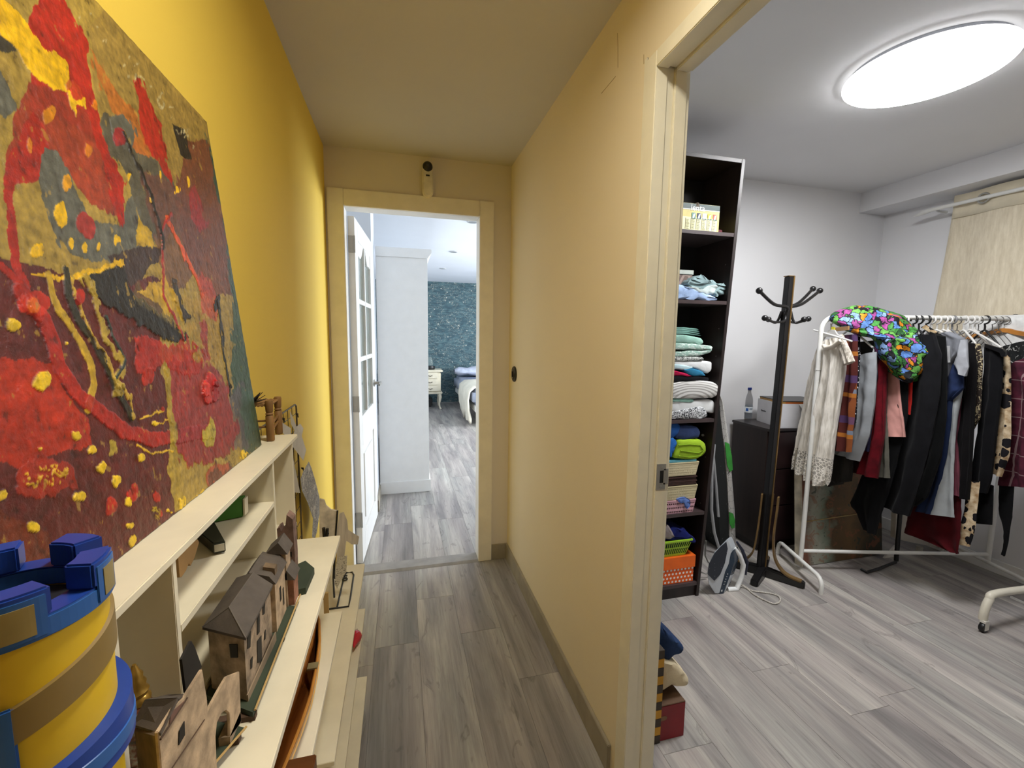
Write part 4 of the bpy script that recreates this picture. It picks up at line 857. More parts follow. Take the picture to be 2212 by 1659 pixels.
loaf('mint_cushion_cover', [(1440, 722), (1480, 723), (1515, 730), (1523, 740), (1515, 744), (1440, 740)], Yf, .2, m_mint, 'plain mint green cover near the top of the stack', 'cover', LS)
for k, (dv_, dx_) in enumerate(((0, 0), (3.6, 3), (7.2, 6), (10.8, 9))):
    loaf('sage_sheet', [(1440, 706+dv_), (1480, 707+dv_), (1506, 709+dv_+k), (1512+k*2, 714+dv_), (1480, 711+dv_), (1440, 710+dv_)], Yf+.004-.001*k, .18, m_teal2, 'sage green folded napkin, %s of the four on the linen stack' % ('topmost', 'second', 'third', 'lowest')[k], 'napkin', 'sage napkins on top of the stack', rnd=.003, wr=.0012)
# lower compartment
z2 = .4705
loaf('royal_blue_cloth', [(1430, 908), (1462, 910), (1472, 922), (1466, 938), (1450, 950), (1430, 948)], Yf, .2, fabric((30, 70, 128)), 'royal blue cloth under the fourth shelf', 'cloth', LS)
loaf('navy_towel', [(1458, 924), (1480, 919), (1508, 922), (1515, 935), (1510, 946), (1480, 951), (1460, 947)], Yf+.002, .22, fabric((48, 62, 98)), 'rolled navy towel above the lime green one', 'towel', LS)
tb = loaf('blue_bundle', [(1430, 948), (1458, 946), (1464, 956), (1458, 975), (1446, 992), (1430, 994)], Yf-.002, .2, fabric((38, 92, 160)), 'crumpled mid-blue cloth left of the lime towel', 'cloth', LS, wr=.012)
lt = loaf('lime_towel', [(1455, 990), (1462, 966), (1464, 950), (1490, 949), (1515, 950), (1526, 958), (1528, 975), (1520, 987), (1500, 994), (1475, 993)], Yf-.004, .23, fabric((150, 182, 48), .1, 600), 'rolled lime green towel in the bookcase', 'towel', LS, rnd=.02)
b = MB(); b.tube([ay(u_, v_, Yf-.0045) for u_, v_ in ((1466, 962), (1490, 960), (1512, 962), (1519, 972), (1508, 979), (1488, 976), (1470, 974))], .0035, 6); b.tube([ay(u_, v_, Yf-.0045) for u_, v_ in ((1466, 985), (1490, 988), (1512, 985), (1524, 972))], .003, 6); b.build('fold', fabric((122, 152, 36)), origin_of and lt, smooth=True)
def basket(name, label, x0u, x1u, vt, vb, col, rows=5, cell=None, yf=1.868, depth=.2, zfloor=None, group='baskets and trays in the bookcase'):
    a = ay(x0u, vt, yf); c = ay(x1u, vt+ (x1u-x0u)*-.0, yf); zt = a.z; bz = ay((x0u+x1u)/2, vb, yf).z
    if zfloor is not None: bz = max(bz, zfloor)
    x0, x1 = a.x-.10, c.x; tp = .012; m = mat(col, .55, var=.05)
    bo = thing(name, ((x0+x1)/2, yf+depth/2, bz), label, 'basket', group)
    b = MB(); b.hexa([(x0+tp, yf+.006, bz), (x1-tp, yf+.006, bz), (x1-tp, yf+depth, bz), (x0+tp, yf+depth, bz), (x0+.002, yf+.004, zt-.004), (x1-.003, yf+.004, zt-.004), (x1-.003, yf+depth, zt-.004), (x0, yf+depth, zt-.004)])
    b.build('inner', mat(tuple(c_*.35 for c_ in col), .8), bo)  # solid core in darkened basket colour, stands for the shaded interior
    b = MB(); b.box(x0, x1+.002, yf-.003, yf+.001, zt-.006, zt).box(x1-.002, x1+.002, yf+.001, yf+depth, zt-.006, zt); b.build('rim', m, bo, bevel=.001)
    b = MB(); nx = int((x1-x0)/.011); H = zt-.006-bz
    for k in range(rows+1):
        z = bz+H*k/rows; f = tp*(1-k/rows); b.box(x0+f, x1-f, yf-.001+f*.4, yf+.004+f*.4, max(bz, z-H*.14/1), min(zt-.005, z+H*.05))
        b.box(x1-f-.003, x1-f+.001, yf+.004, yf+depth-.004, max(bz, z-H*.14), min(zt-.005, z+H*.05))
    for i in range(nx+1):
        x = x0+(x1-x0)*i/nx; xb_ = x0+tp+(x1-x0-2*tp)*i/nx
        b.hexa([(xb_-.0016, yf+.003, bz), (xb_+.0016, yf+.003, bz), (xb_+.0016, yf+.006, bz), (xb_-.0016, yf+.006, bz), (x-.0016, yf-.0015, zt-.005), (x+.0016, yf-.0015, zt-.005), (x+.0016, yf+.002, zt-.005), (x-.0016, yf+.002, zt-.005)])
    o = b.build('weave', m, bo); o['kind'] = 'stuff'
    return bo
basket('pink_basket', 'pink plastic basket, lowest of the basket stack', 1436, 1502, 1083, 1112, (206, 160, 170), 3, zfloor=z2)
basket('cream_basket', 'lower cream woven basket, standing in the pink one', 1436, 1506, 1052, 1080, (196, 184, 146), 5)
b = MB(); a = ay(1505, 1036, 1.87); 
wv = thing('brown_place_mats', (a.x-.12, 1.97, ay(1460, 1056, 1.87).z), 'stack of dark brown woven mats between the two cream baskets', 'mats')
zb_, zt_ = ay(1470, 1053, 1.87).z, ay(1470, 1030, 1.87).z
for i in range(8):
    z = zb_+(zt_-zb_)*i/8; b = MB(); b.box(a.x-.25+random.uniform(-.004, .004), a.x+random.uniform(-.006, .004), 1.870+random.uniform(-.002, .003), 2.06, z, z+(zt_-zb_)/8*.8); b.build('mat', mat((58, 34, 28), .7, var=.2, scale=90), wv, bevel=.0008)
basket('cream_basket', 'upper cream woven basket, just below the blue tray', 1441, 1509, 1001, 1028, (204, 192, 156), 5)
a = ay(1506, 992, 1.872); zb_ = ay(1480, 1000, 1.872).z; b = MB(); b.box(a.x-.24, a.x, 1.874, 2.06, zb_+.003, a.z-.0); b.build('blue_tray', mat((96, 164, 180), .5), label='light blue plastic tray under the lime towel', cat='tray', group='baskets and trays in the bookcase', bevel=.002)
loaf('blue_hair_tie', [(1462, 1078), (1478, 1074), (1490, 1078), (1492, 1090), (1484, 1099), (1478, 1088), (1466, 1084)], 1.862, .012, fabric((92, 118, 178), .3), 'small crumpled blue cloth hanging over the pink basket', 'cloth', wr=.006)
# bottom compartment
z3 = .0805
oa, ob_ = ay(1428, 1265, 1.872), ay(1500, 1248, 1.872)
ox1 = ay(1501, 1230, 1.872).x; oz1 = ay(1470, 1203, 1.872).z; olid = ay(1470, 1228, 1.872).z
obx = thing('orange_box', (ox1-.12, 1.98, z3), 'orange cardboard box with white polka dots and a plain orange lid', 'box')
t = NT('polka_dots'); t.set(.6); v = t.coord(); sx = t.n('ShaderNodeSeparateXYZ'); t.l(v, sx.inputs[0])
px_ = t.math('MULTIPLY', sx.outputs[0], 1/.0215); pz_ = t.math('MULTIPLY', sx.outputs[2], 1/.0215); py_ = t.math('MULTIPLY', sx.outputs[1], 1/.0215)
def dotmask(a_, b_):
    r_ = t.math('FLOOR', b_); off = t.math('MULTIPLY', t.math('MODULO', r_, 2.), .5); fx_ = t.math('SUBTRACT', t.math('FRACT', t.math('ADD', a_, t.math('ABSOLUTE', off))), .5); fz_ = t.math('SUBTRACT', t.math('FRACT', b_), .5)
    return t.math('LESS_THAN', t.math('ADD', t.math('MULTIPLY', fx_, fx_), t.math('MULTIPLY', fz_, fz_)), .075)
t.base(t.mix(dotmask(px_, pz_), (232, 96, 22), (240, 236, 230)))
b = MB(); b.box(ox1-.26, ox1-.005, 1.876, 2.08, z3, olid+.002); b.build('box_body', t.m, obx, bevel=.001)
b = MB(); b.box(ox1-.263, ox1, 1.871, 2.085, olid, oz1); b.build('lid', mat((236, 104, 20), .55, var=.04), obx, bevel=.001)
gb = thing('green_basket', (ox1-.13, 1.95, oz1), 'lime green slotted plastic basket on the orange box', 'basket', 'baskets and trays in the bookcase')
gx1 = ay(1496, 1170, 1.868).x; gz1_ = ay(1470, 1166, 1.868).z; gx0 = gx1-.26; mg = mat((164, 206, 50), .4, var=.03)
b = MB(); b.hexa([(gx0+.02, 1.892, oz1+.001), (gx1-.032, 1.892, oz1+.001), (gx1-.032, 2.07, oz1+.001), (gx0+.02, 2.07, oz1+.001), (gx0+.006, 1.876, gz1_-.01), (gx1-.012, 1.876, gz1_-.01), (gx1-.012, 2.08, gz1_-.01), (gx0+.006, 2.08, gz1_-.01)]); b.build('contents', fabric((20, 24, 60)), gb)
b = MB(); b.box(gx0, gx1, 1.863, 1.870, gz1_-.010, gz1_).box(gx1-.006, gx1, 1.870, 2.09, gz1_-.010, gz1_); b.build('rim', mg, gb, bevel=.002)
b = MB(); H = gz1_-.010-oz1
def gslab(z0, z1):
    k0, k1 = z0/H, z1/H; X0 = lambda k: gx0+.018*(1-k); X1 = lambda k: gx1-.004-.026*(1-k); Y = lambda k: 1.868+.018*(1-k)
    return k0, k1, X0, X1, Y
for z0, z1 in ((.001, H*.16), (H*.52, H*.62), (H*.93, H)):
    k0, k1, X0, X1, Yk = gslab(z0, z1); b.hexa([(X0(k0), Yk(k0), oz1+z0), (X1(k0), Yk(k0), oz1+z0), (X1(k0), Yk(k0)+.003, oz1+z0), (X0(k0), Yk(k0)+.003, oz1+z0), (X0(k1), Yk(k1), oz1+z1), (X1(k1), Yk(k1), oz1+z1), (X1(k1), Yk(k1)+.003, oz1+z1), (X0(k1), Yk(k1)+.003, oz1+z1)])
    b.hexa([(X1(k0)-.003, Yk(k0), oz1+z0), (X1(k0), Yk(k0), oz1+z0), (X1(k0), 2.07, oz1+z0), (X1(k0)-.003, 2.07, oz1+z0), (X1(k1)-.003, Yk(k1), oz1+z1), (X1(k1), Yk(k1), oz1+z1), (X1(k1), 2.07, oz1+z1), (X1(k1)-.003, 2.07, oz1+z1)])
nb_ = 20
for i in range(nb_+1):
    s_ = i/nb_; k0, k1, X0, X1, Yk = gslab(.002, H); xa = X0(k0)+(X1(k0)-X0(k0))*s_; xb_ = X0(k1)+(X1(k1)-X0(k1))*s_
    b.hexa([(xa-.0022, Yk(k0)+.0004, oz1+.002), (xa+.0022, Yk(k0)+.0004, oz1+.002), (xa+.0022, Yk(k0)+.003, oz1+.002), (xa-.0022, Yk(k0)+.003, oz1+.002), (xb_-.0022, Yk(k1)+.0004, oz1+H), (xb_+.0022, Yk(k1)+.0004, oz1+H), (xb_+.0022, Yk(k1)+.003, oz1+H), (xb_-.0022, Yk(k1)+.003, oz1+H)])
o = b.build('slotted_wall', mg, gb)
loaf('navy_cloth', [(1430, 1168), (1440, 1150), (1458, 1138), (1480, 1145), (1495, 1158), (1503, 1163), (1505, 1176), (1492, 1172), (1470, 1168)], 1.872, .16, fabric((24, 32, 92)), 'crumpled navy cloth spilling from the green basket', 'cloth', wr=.012)
loaf('grey_cloth', [(1434, 1164), (1436, 1144), (1444, 1134), (1454, 1150), (1460, 1162), (1448, 1166)], 1.868, .10, fabric((140, 130, 128)), 'grey cloth on the left of the green basket', 'cloth', wr=.006)
# upper compartments
zs = 1.8865
xb1 = ay(1554, 470, 1.88).x; zt_ = ay(1545, 444, 1.88).z; xb0 = xb1-.30
cbx = thing('printed_carton', ((xb0+xb1)/2, 1.97, zs), 'yellow and dark green printed appliance carton on the upper shelf', 'box')
b = MB(); b.box(xb0, xb1, 1.88, 2.08, zs, zt_); b.build('box_body', mat((196, 182, 110), .6, var=.1), cbx, bevel=.001)
H = zt_-zs
b = MB(); b.box(xb0+.002, xb1-.001, 1.8792, 1.8798, zt_-H*.20, zt_-.001).box(xb1+.0001, xb1+.0006, 1.882, 2.078, zt_-H*.2, zt_-.001); b.build('green_band', mat((22, 52, 48), .5), cbx, label='dark green top band')
b = MB(); b.box(xb0+.002, xb1-.001, 1.8790, 1.8797, zt_-H*.235, zt_-H*.205); b.build('white_line', mat((220, 220, 210), .5), cbx)
b = MB(); b.box(xb0+.002, xb1-.013, 1.8792, 1.8799, zs+.001, zs+H*.50); b.build('text_panel', mat((226, 220, 168), .6), cbx)
b = MB()
xa = xb1-.030
for k in range(6):
    x = xb1-.034-k*.030
    for j in range(9): b.box(x-.002-.0, x+.016*random.uniform(.5, 1), 1.8786, 1.8791, zs+H*(.06+.042*j), zs+H*(.06+.042*j)+.0016)
    b.box(x-.0065, x-.0045, 1.8786, 1.8791, zs+H*.05, zs+H*.45)
b.build('small_print', mat((60, 60, 40), .7), cbx)
for k in range(5):
    x = xb1-.036-k*.030; b = MB(); b.box(x-.001, x+.021, 1.8782, 1.8790, zs+H*.44, zs+H*.66); pc = b.build('picture', mat([(196, 90, 70), (212, 196, 60), (210, 212, 214), (30, 38, 70), (90, 130, 120)][k], .6), cbx)
    b = MB(); b.prism([(x+.003, 1.8780, zs+H*.46), (x+.012, 1.8780, zs+H*.46), (x+.018, 1.8780, zs+H*.65), (x+.008, 1.8780, zs+H*.6)], (0, .0003, 0)); b.build('picture_tool', mat((232, 232, 232), .5), pc)
    b = MB(); b.box(x-.001, x+.021, 1.8781, 1.8790, zs+H*.44, zs+H*.475); b.build('caption_bar', mat((26, 84, 74), .6), pc)
def text(s_, size, loc, rot, m, parent=None, depth=.0004, name='lettering'):
    cu = bpy.data.curves.new(name, 'FONT'); cu.body = s_; cu.size = size; cu.extrude = depth; cu.align_x = 'CENTER'; cu.align_y = 'CENTER'
    o = bpy.data.objects.new('tmp', cu); C.objects.link(o); dg = bpy.context.evaluated_depsgraph_get(); me = bpy.data.meshes.new_from_object(o.evaluated_get(dg)); bpy.data.objects.remove(o)
    me.materials.clear(); me.materials.append(m); R_ = rot.to_4x4(); 
    off = Vector(loc)-(origin_of(parent) if parent else Vector((0, 0, 0))); me.transform(Matrix.Translation(off) @ R_)
    q = bpy.data.objects.new(name, me); link(q, parent); return q
RX = Matrix.Rotation(PI/2, 3, 'X')
text('ienta', .040, (xb1-.125, 1.8788, zt_-H*.26+.012), RX, mat((236, 236, 232), .5), cbx)
b = MB(); b.box(xb1-.135, xb1-.118, 1.8786, 1.8795, zt_-.014, zt_+.002); b.tube([(xb1-.128, 1.885, zt_-.004), (xb1-.127, 1.884, zt_+.006)], .0075, 8); b.build('handle_hole', mat((70, 58, 40), .7), cbx)
p_ = ay(1556, 500, 1.885); b = MB(); b.rbox((p_.x, 1.895, zs+.009), (.026, .02, .016)); ro = b.build('tiny_maroon_case', mat((84, 26, 36), .3), label='tiny maroon case beside the printed carton', cat='case', bevel=.003)
zs = 1.5565
p_ = ay(1498, 600, 1.93); lz = ay(1480, 583, 1.93).z; lzb = ay(1480, 592, 1.93).z
pb = thing('patterned_box', (p_.x-.09, 2.0, zs), 'pinkish patterned box with a pale lid at the back of the second shelf', 'box')
b = MB(); b.box(p_.x-.2, p_.x-.004, 1.934, 2.1, zs, lzb); b.build('box_body', patt('diamonds', (112, 96, 90), (150, 132, 124), 22, .12, 'edge'), pb)
b = MB(); b.box(p_.x-.2, p_.x, 1.93, 2.105, lzb-.001, lz); b.build('lid', mat((170, 176, 168), .6), pb, bevel=.001)
loaf('light_blue_bedding', [(1450, 616), (1470, 614), (1492, 620), (1515, 631), (1540, 640), (1554, 645), (1552, 650), (1510, 648), (1450, 648)], 1.872, .2, fabric((150, 172, 206), .15), 'light blue crumpled bedding on the second shelf', 'bedding', LS, wr=.012, zmin=zs)
loaf('sea_grey_bedding', [(1484, 612), (1495, 600), (1515, 595), (1535, 603), (1548, 611), (1565, 610), (1573, 620), (1575, 632), (1550, 640), (1520, 637), (1500, 622)], 1.880, .2, fabric((122, 142, 144), .2), 'grey-green crumpled pillowcases beside the bookcase side', 'bedding', LS, wr=.022, wf=12)
loaf('white_pillowcase', [(1484, 617), (1500, 620), (1520, 627), (1530, 618), (1545, 614), (1553, 616), (1545, 634), (1530, 637), (1512, 632), (1495, 624)], 1.872, .05, fabric((196, 208, 206), .08), 'pale creased pillowcase folded over the grey-green ones', 'pillowcase', LS, wr=.008)
b = MB()
for z in (.75, .95, 1.28, 1.42, 1.65, 1.74, .98, .5):
    for dy in (0,): b.lathe([(.0028, 0), (.0028, -.001)], (1.5085+.048*z, 1.90, z), 8, 'x')
o = b.build('pin_hole', mat((110, 104, 100), .6), bc); o['kind'] = 'stuff'
b = MB(); b.tube([(1.506+.048*.86, 1.93, .86), (1.497+.048*.86, 1.925, .862)], .006, 8); b.build('shelf_pin', m_steel, bc)
b = MB(); b.tube([(1.506+.048*.70, 1.93, 1.12), (1.497+.048*1.12, 1.925, 1.122)], .006, 8) if 0 else b.tube([(1.506+.048*1.14, 1.93, 1.14), (1.497+.048*1.14, 1.925, 1.142)], .006, 8); b.build('shelf_pin', m_steel, bc)
# ------------------------------------------------------------------ dresser with bottle and boxes
DX0, DX1, DY0, DY1, DZ = 2.215, 2.95, 2.165, 2.475, .815
ds = thing('dresser', (2.58, 2.33, 0), 'dark brown dresser against the back wall behind the coat stand', 'dresser')
b = MB(); b.box(DX0+.004, DX1-.004, DY0+.018, DY1, .05, DZ-.016); b.build('body', m_ven, ds)
b = MB(); b.box(DX0-.006, DX1+.006, DY0-.004, DY1, DZ-.016, DZ); b.build('top', mat((44, 38, 38), .35, var=.1), ds, bevel=.0015)
for i in range(3):
    b = MB(); b.box(DX0+.012, DX1-.012, DY0, DY0+.0175, .075+i*.24, .075+.232+i*.24); b.build('drawer', mat((38, 24, 24), .4, var=.15), ds, bevel=.001)
b = MB(); b.box(DX0+.02, DX1-.02, DY0+.05, DY1, 0, .05); b.build('plinth', m_vin, ds)
pb_ = az(1621, 905, DZ); bt = thing('water_bottle', (pb_.x, pb_.y, DZ), 'small clear plastic water bottle with a blue cap on the dresser', 'bottle')
zt_ = ay(1627, 838, pb_.y).z; zc = ay(1627, 843, pb_.y).z; g = NT('clear_pet'); g.set(.05); g.b.inputs['Transmission Weight'].default_value = 1; g.b.inputs['IOR'].default_value = 1.2; g.base((250, 252, 255))
bx, by = pb_.x, pb_.y+.03; r = .030; H = zc-DZ
b = MB(); b.lathe([(r*.8, DZ), (r, DZ+.006), (r*.96, DZ+H*.12), (r, DZ+H*.2), (r, DZ+H*.45), (r*.95, DZ+H*.5), (r, DZ+H*.58), (r*.98, DZ+H*.68), (r*.8, DZ+H*.8), (r*.45, DZ+H*.9), (r*.42, DZ+H)], (bx, by, 0), 28); b.build('bottle_body', g.m, bt, smooth=True)
b = MB(); b.lathe([(r*.92, DZ+.004), (r*.92, DZ+H*.5)], (bx, by, 0), 24); w_ = NT('water'); w_.set(0); w_.b.inputs['Transmission Weight'].default_value = 1; w_.b.inputs['IOR'].default_value = 1.33; w_.base((240, 248, 255)); b.build('water', w_.m, bt, smooth=True)
b = MB(); b.lathe([(r*.52, zc), (r*.55, zc+.002), (r*.55, zt_-.002), (r*.5, zt_)], (bx, by, 0), 24); b.build('cap', mat((24, 44, 120), .4), bt)
b = MB(); b.arc(bx, by, r+.0003, r+.0008, 180, 360, DZ+H*.22, DZ+H*.42, 16); lb_ = b.build('label_band', mat((216, 222, 226), .5), bt, label='white label band with blue mark')
b = MB(); b.arc(bx, by, r+.0008, r+.0012, 205, 235, DZ+H*.27, DZ+H*.37, 6); b.build('blue_mark', mat((40, 90, 160), .5), lb_)
b = MB()
for a_ in (246, 256, 264, 274, 286): b.arc(bx, by, r+.0008, r+.0012, a_, a_+5, DZ+H*.31, DZ+H*.38, 3)
b.build('printed_text', mat((90, 110, 130), .5), lb_)
c0 = az(1634, 908, DZ); c1 = az(1685, 925, DZ); c2 = az(1730, 918, DZ)
zt_ = ay(1684, 873, c1.y).z
wbx = thing('white_carton', ((c0.x+c2.x)/2, (c0.y+c1.y)/2, DZ), 'open white carton with a black and gold box in it on the dresser', 'box')
dv_ = (c0-c1); dw = (c2-c1); dw = Vector((dw.x, dw.y, 0)); dv_ = Vector((dv_.x, dv_.y, 0)); dwn = Vector((-dv_.y, dv_.x, 0)).normalized(); dwn = dwn if dwn.dot(dw) > 0 else -dwn; dw = dwn*.30
c1 = Vector((c1.x, c1.y, 0))
def wpt(a_, b_, z): return c1+dv_*a_+dw*b_+Vector((0, 0, z))
def obox(b, a0, a1, b0, b1, z0, z1): return b.hexa([wpt(a0, b0, z0), wpt(a1, b0, z0), wpt(a1, b1, z0), wpt(a0, b1, z0), wpt(a0, b0, z1), wpt(a1, b0, z1), wpt(a1, b1, z1), wpt(a0, b1, z1)])
b = MB(); obox(b, 0, 1, 0, 1, DZ, DZ+.004); obox(b, 0, 1, 0, .012, DZ+.004, zt_); obox(b, 0, 1, .988, 1, DZ+.004, zt_); obox(b, 0, .02, .012, .988, DZ+.004, zt_); obox(b, .98, 1, .012, .988, DZ+.004, zt_); b.build('carton_walls', mat((196, 196, 200), .7, var=.03), wbx, bevel=.0008)
b = MB(); b.prism([wpt(-.02, .35, zt_), wpt(-.02, .98, zt_+.004), wpt(-.22, .85, zt_-.075), wpt(-.20, .42, zt_-.070)], dwn*.0+Vector((.002, .002, .001))); b.build('flap', mat((204, 204, 200), .7), wbx)
rot = Matrix((( -dv_.normalized().x, 0, dwn.x*-1), (-dv_.normalized().y, 0, dwn.y*-1), (0, 1, 0)))
text('Sientio', .020, wpt(.72, -.003, DZ+(zt_-DZ)*.52), rot, mat((50, 50, 56), .6), wbx); text('wide', .014, wpt(.22, -.003, DZ+(zt_-DZ)*.6), rot, mat((50, 50, 56), .6), wbx)
bz = ay(1634, 856, c0.y).z
bbx = thing('black_gold_box', tuple(wpt(.5, .5, DZ+.005)), 'black topped gold sided box sticking out of the white carton', 'box')
b = MB(); obox(b, .045, .96, .02, .95, DZ+.005, bz-.001); b.build('box_body', mat((170, 130, 66), .4, .3, .15), bbx, bevel=.001)
b = MB(); obox(b, .035, .97, .015, .96, bz-.001, bz+.004); b.build('lid', mat((52, 50, 50), .4, var=.15), bbx, bevel=.001)
b = MB(); obox(b, .040, .0445, .10, .55, DZ+.05, bz-.004); b.build('copper_panel', mat((190, 104, 50), .3, .4), bbx)
# ------------------------------------------------------------------ ironing board folded against the bookcase
ib = thing('ironing_board', (1.86, 2.22, 0), 'folded ironing board with a white and green cover leaning beside the bookcase', 'ironing board')
yi = 2.24
t = NT('ironing_cover'); t.set(.8); v = t.coord(); lines = t.math('LESS_THAN', t.vor(v, 26, 'DISTANCE_TO_EDGE'), .015)
c = t.mix(lines, (206, 204, 200), (120, 120, 118)); t.base(c)
edge = [(1553, 848), (1562, 868), (1568, 905), (1576, 960), (1582, 1040), (1587, 1100), (1589, 1168), (1583, 1178)]
inner = [(1548, 848), (1553, 868), (1556, 905), (1563, 960), (1570, 1040), (1573, 1100), (1575, 1168), (1578, 1178)]
P_ = [ay(*p_, yi) for p_ in inner]; Q_ = [ay(*p_, yi) for p_ in edge]
P_[-1].z = Q_[-1].z = .012
b = MB(); rows = []
for p_, q_ in zip(P_, Q_): rows.append([p_+Vector((.004, 0, 0)), (p_+q_)/2+Vector((0, -.012, 0)), q_, q_+Vector((.012, .05, 0)), q_+Vector((.02, .20, 0)), p_+Vector((.0, .22, 0)), p_+Vector((0, .05, 0))])
for i in range(len(rows)): rows[i].append(rows[i][0])
b.grid(rows); b.add([r_ for r_ in rows[0][:-1]], [tuple(range(7))]); b.add([r_ for r_ in rows[-1][:-1]], [tuple(range(7))]); cvo = b.build('cover', t.m, ib, smooth=True)
for q5 in ([(1566, 955), (1575, 958), (1581, 985), (1583, 1015), (1577, 1019), (1571, 1005), (1568, 975)], [(1575, 1106), (1584, 1110), (1588, 1125), (1587, 1140), (1581, 1142), (1576, 1130)]):
    b = MB(); b.prism([ay(u_, v_, yi-.0145) for u_, v_ in q5], (0, .003, 0)); b.build('leaf_print', mat((56, 148, 56), .8), cvo, label='bright green printed leaf')
b = MB(); U_ = [Vector((p_.x-.004, yi-.004, p_.z)) for p_ in P_[1:]]; W_ = [ay(u_, v_, yi) for u_, v_ in ((1530, 870), (1534, 905), (1538, 960), (1545, 1040), (1552, 1100), (1556, 1168), (1560, 1178))]; W_[-1].z = .012; U_[-1].z = .012
b.grid([[u_, w_, w_+Vector((0, .15, 0)), u_+Vector((0, .15, 0)), u_] for u_, w_ in zip(U_, W_)]); b.build('metal_underside', patt('perforated', (40, 42, 42), (96, 98, 98), 34, .10, 'vor', .5), ib)
m_tube = mat((176, 178, 180), .35, .2)
b = MB(); b.tube([ay(u_, v_, yi-.02) for u_, v_ in ((1543, 960), (1538, 1020), (1537, 1100), (1543, 1150), (1553, 1184))], .009, 8); b.build('leg', m_tube, ib, smooth=True)
b = MB(); b.tube([ay(u_, v_, yi-.01) for u_, v_ in ((1541, 985), (1547, 1050), (1552, 1116))], .008, 8); b.build('leg', m_tube, ib, smooth=True)
b = MB(); b.tube([ay(u_, v_, 1.98) for u_, v_ in ((1525, 1168), (1523, 1200), (1530, 1215), (1545, 1222))], .004, 6); b.tube([ay(u_, v_, 1.98) for u_, v_ in ((1515, 1236), (1525, 1240), (1530, 1236))], .004, 6); b.build('iron_rest', m_steel, ib)
# ------------------------------------------------------------------ steam iron standing on its heel
ir = thing('steam_iron', (az(1550, 1283, 0).x+.03, 1.88, 0), 'white and grey steam iron standing on its heel on the floor', 'iron')
yi = 1.85
def IP(u_, v_, dy=0): p_ = ay(u_, v_, yi+dy); return p_
sole = [(1571, 1166), (1578, 1190), (1580, 1215), (1572, 1245), (1560, 1262), (1549, 1282), (1540, 1281), (1529, 1262), (1528, 1240), (1532, 1220), (1545, 1195)]
dN = Vector((-.55, -.83, 0)).normalized()
plate = [(1569, 1170), (1572, 1185), (1566, 1215), (1556, 1240), (1543, 1254), (1529, 1240), (1531, 1218), (1543, 1195), (1557, 1180)]
b = MB(); bp = [(1571, 1164), (1580, 1185), (1583, 1215), (1576, 1250), (1563, 1283), (1544, 1284), (1530, 1262), (1527, 1240), (1530, 1218), (1543, 1192)]
b.prism([IP(*p_) for p_ in bp], Vector((.055, .03, 0))); ibd = b.build('body', mat((186, 192, 198), .3, var=.03), ir, bevel=.006)
t = patt('soleplate_steel', (48, 52, 60), (130, 134, 140), 55, .10, 'vor', .3)
b = MB(); b.prism([IP(*p_, -.001) for p_ in plate], Vector((-.003, -.004, 0))); b.build('soleplate', t, ir, bevel=.001)
b = MB(); b.prism([IP(*p_, -.002) for p_ in ((1578, 1196), (1584, 1188), (1586, 1215), (1578, 1240), (1570, 1262), (1562, 1284), (1553, 1284), (1560, 1258), (1566, 1235), (1574, 1218))], Vector((.058, .03, 0))); b.build('water_tank', mat((24, 46, 66), .15), ir, bevel=.003)
b = MB(); off = Vector((.06, .035, 0)); b.tube([IP(1580, 1190)+off*.6, IP(1592, 1205)+off*.6, IP(1601, 1225)+off*.5, IP(1598, 1250)+off*.4, IP(1588, 1276)+off*.35, IP(1566, 1279)+off*.5], [.012, .012, .013, .013, .014, .014], 10); b.build('handle', mat((222, 224, 224), .3), ir, smooth=True)
b = MB(); b.tube([IP(1582, 1180)+off, IP(1594, 1198)+off, IP(1606, 1222)+off*.8, IP(1603, 1248)+off*.7], [.006, .009, .010, .008], 8); b.build('grip_back', mat((24, 28, 48), .4), ir, smooth=True)
b = MB()
for i in range(5): p_ = IP(1572-i*2.0, 1240+i*5.5, -.004); b.rbox(p_, (.005, .001, .004))
b.rbox(IP(1559, 1276, -.004), (.009, .001, .010)); b.build('iron_lettering', mat((190, 196, 200), .4), ir)
cd = [az(1598, 1262, .02), az(1612, 1270, .006), az(1630, 1285, .005), az(1655, 1298, .005), az(1672, 1304, .005), az(1684, 1300, .005), az(1684, 1290, .005), az(1670, 1283, .005), az(1645, 1279, .005), az(1622, 1275, .005), az(1603, 1263, .005), az(1592, 1266, .005)]
def smoothp(P, k=4):
    out = []
    n = len(P)
    for i in range(n-1):
        p0, p1, p2, p3 = P[max(i-1, 0)], P[i], P[i+1], P[min(i+2, n-1)]
        for j in range(k):
            t_ = j/k; out.append(.5*((2*p1)+(p2-p0)*t_+(2*p0-5*p1+4*p2-p3)*t_*t_+(3*p1-p0-3*p2+p3)*t_**3))
    return out+[P[-1]]
b = MB(); b.tube(smoothp(cd), .0042, 8); b.build('power_cord', patt('cord_weave', (206, 200, 190), (150, 146, 140), 220, .5), ir, smooth=True)
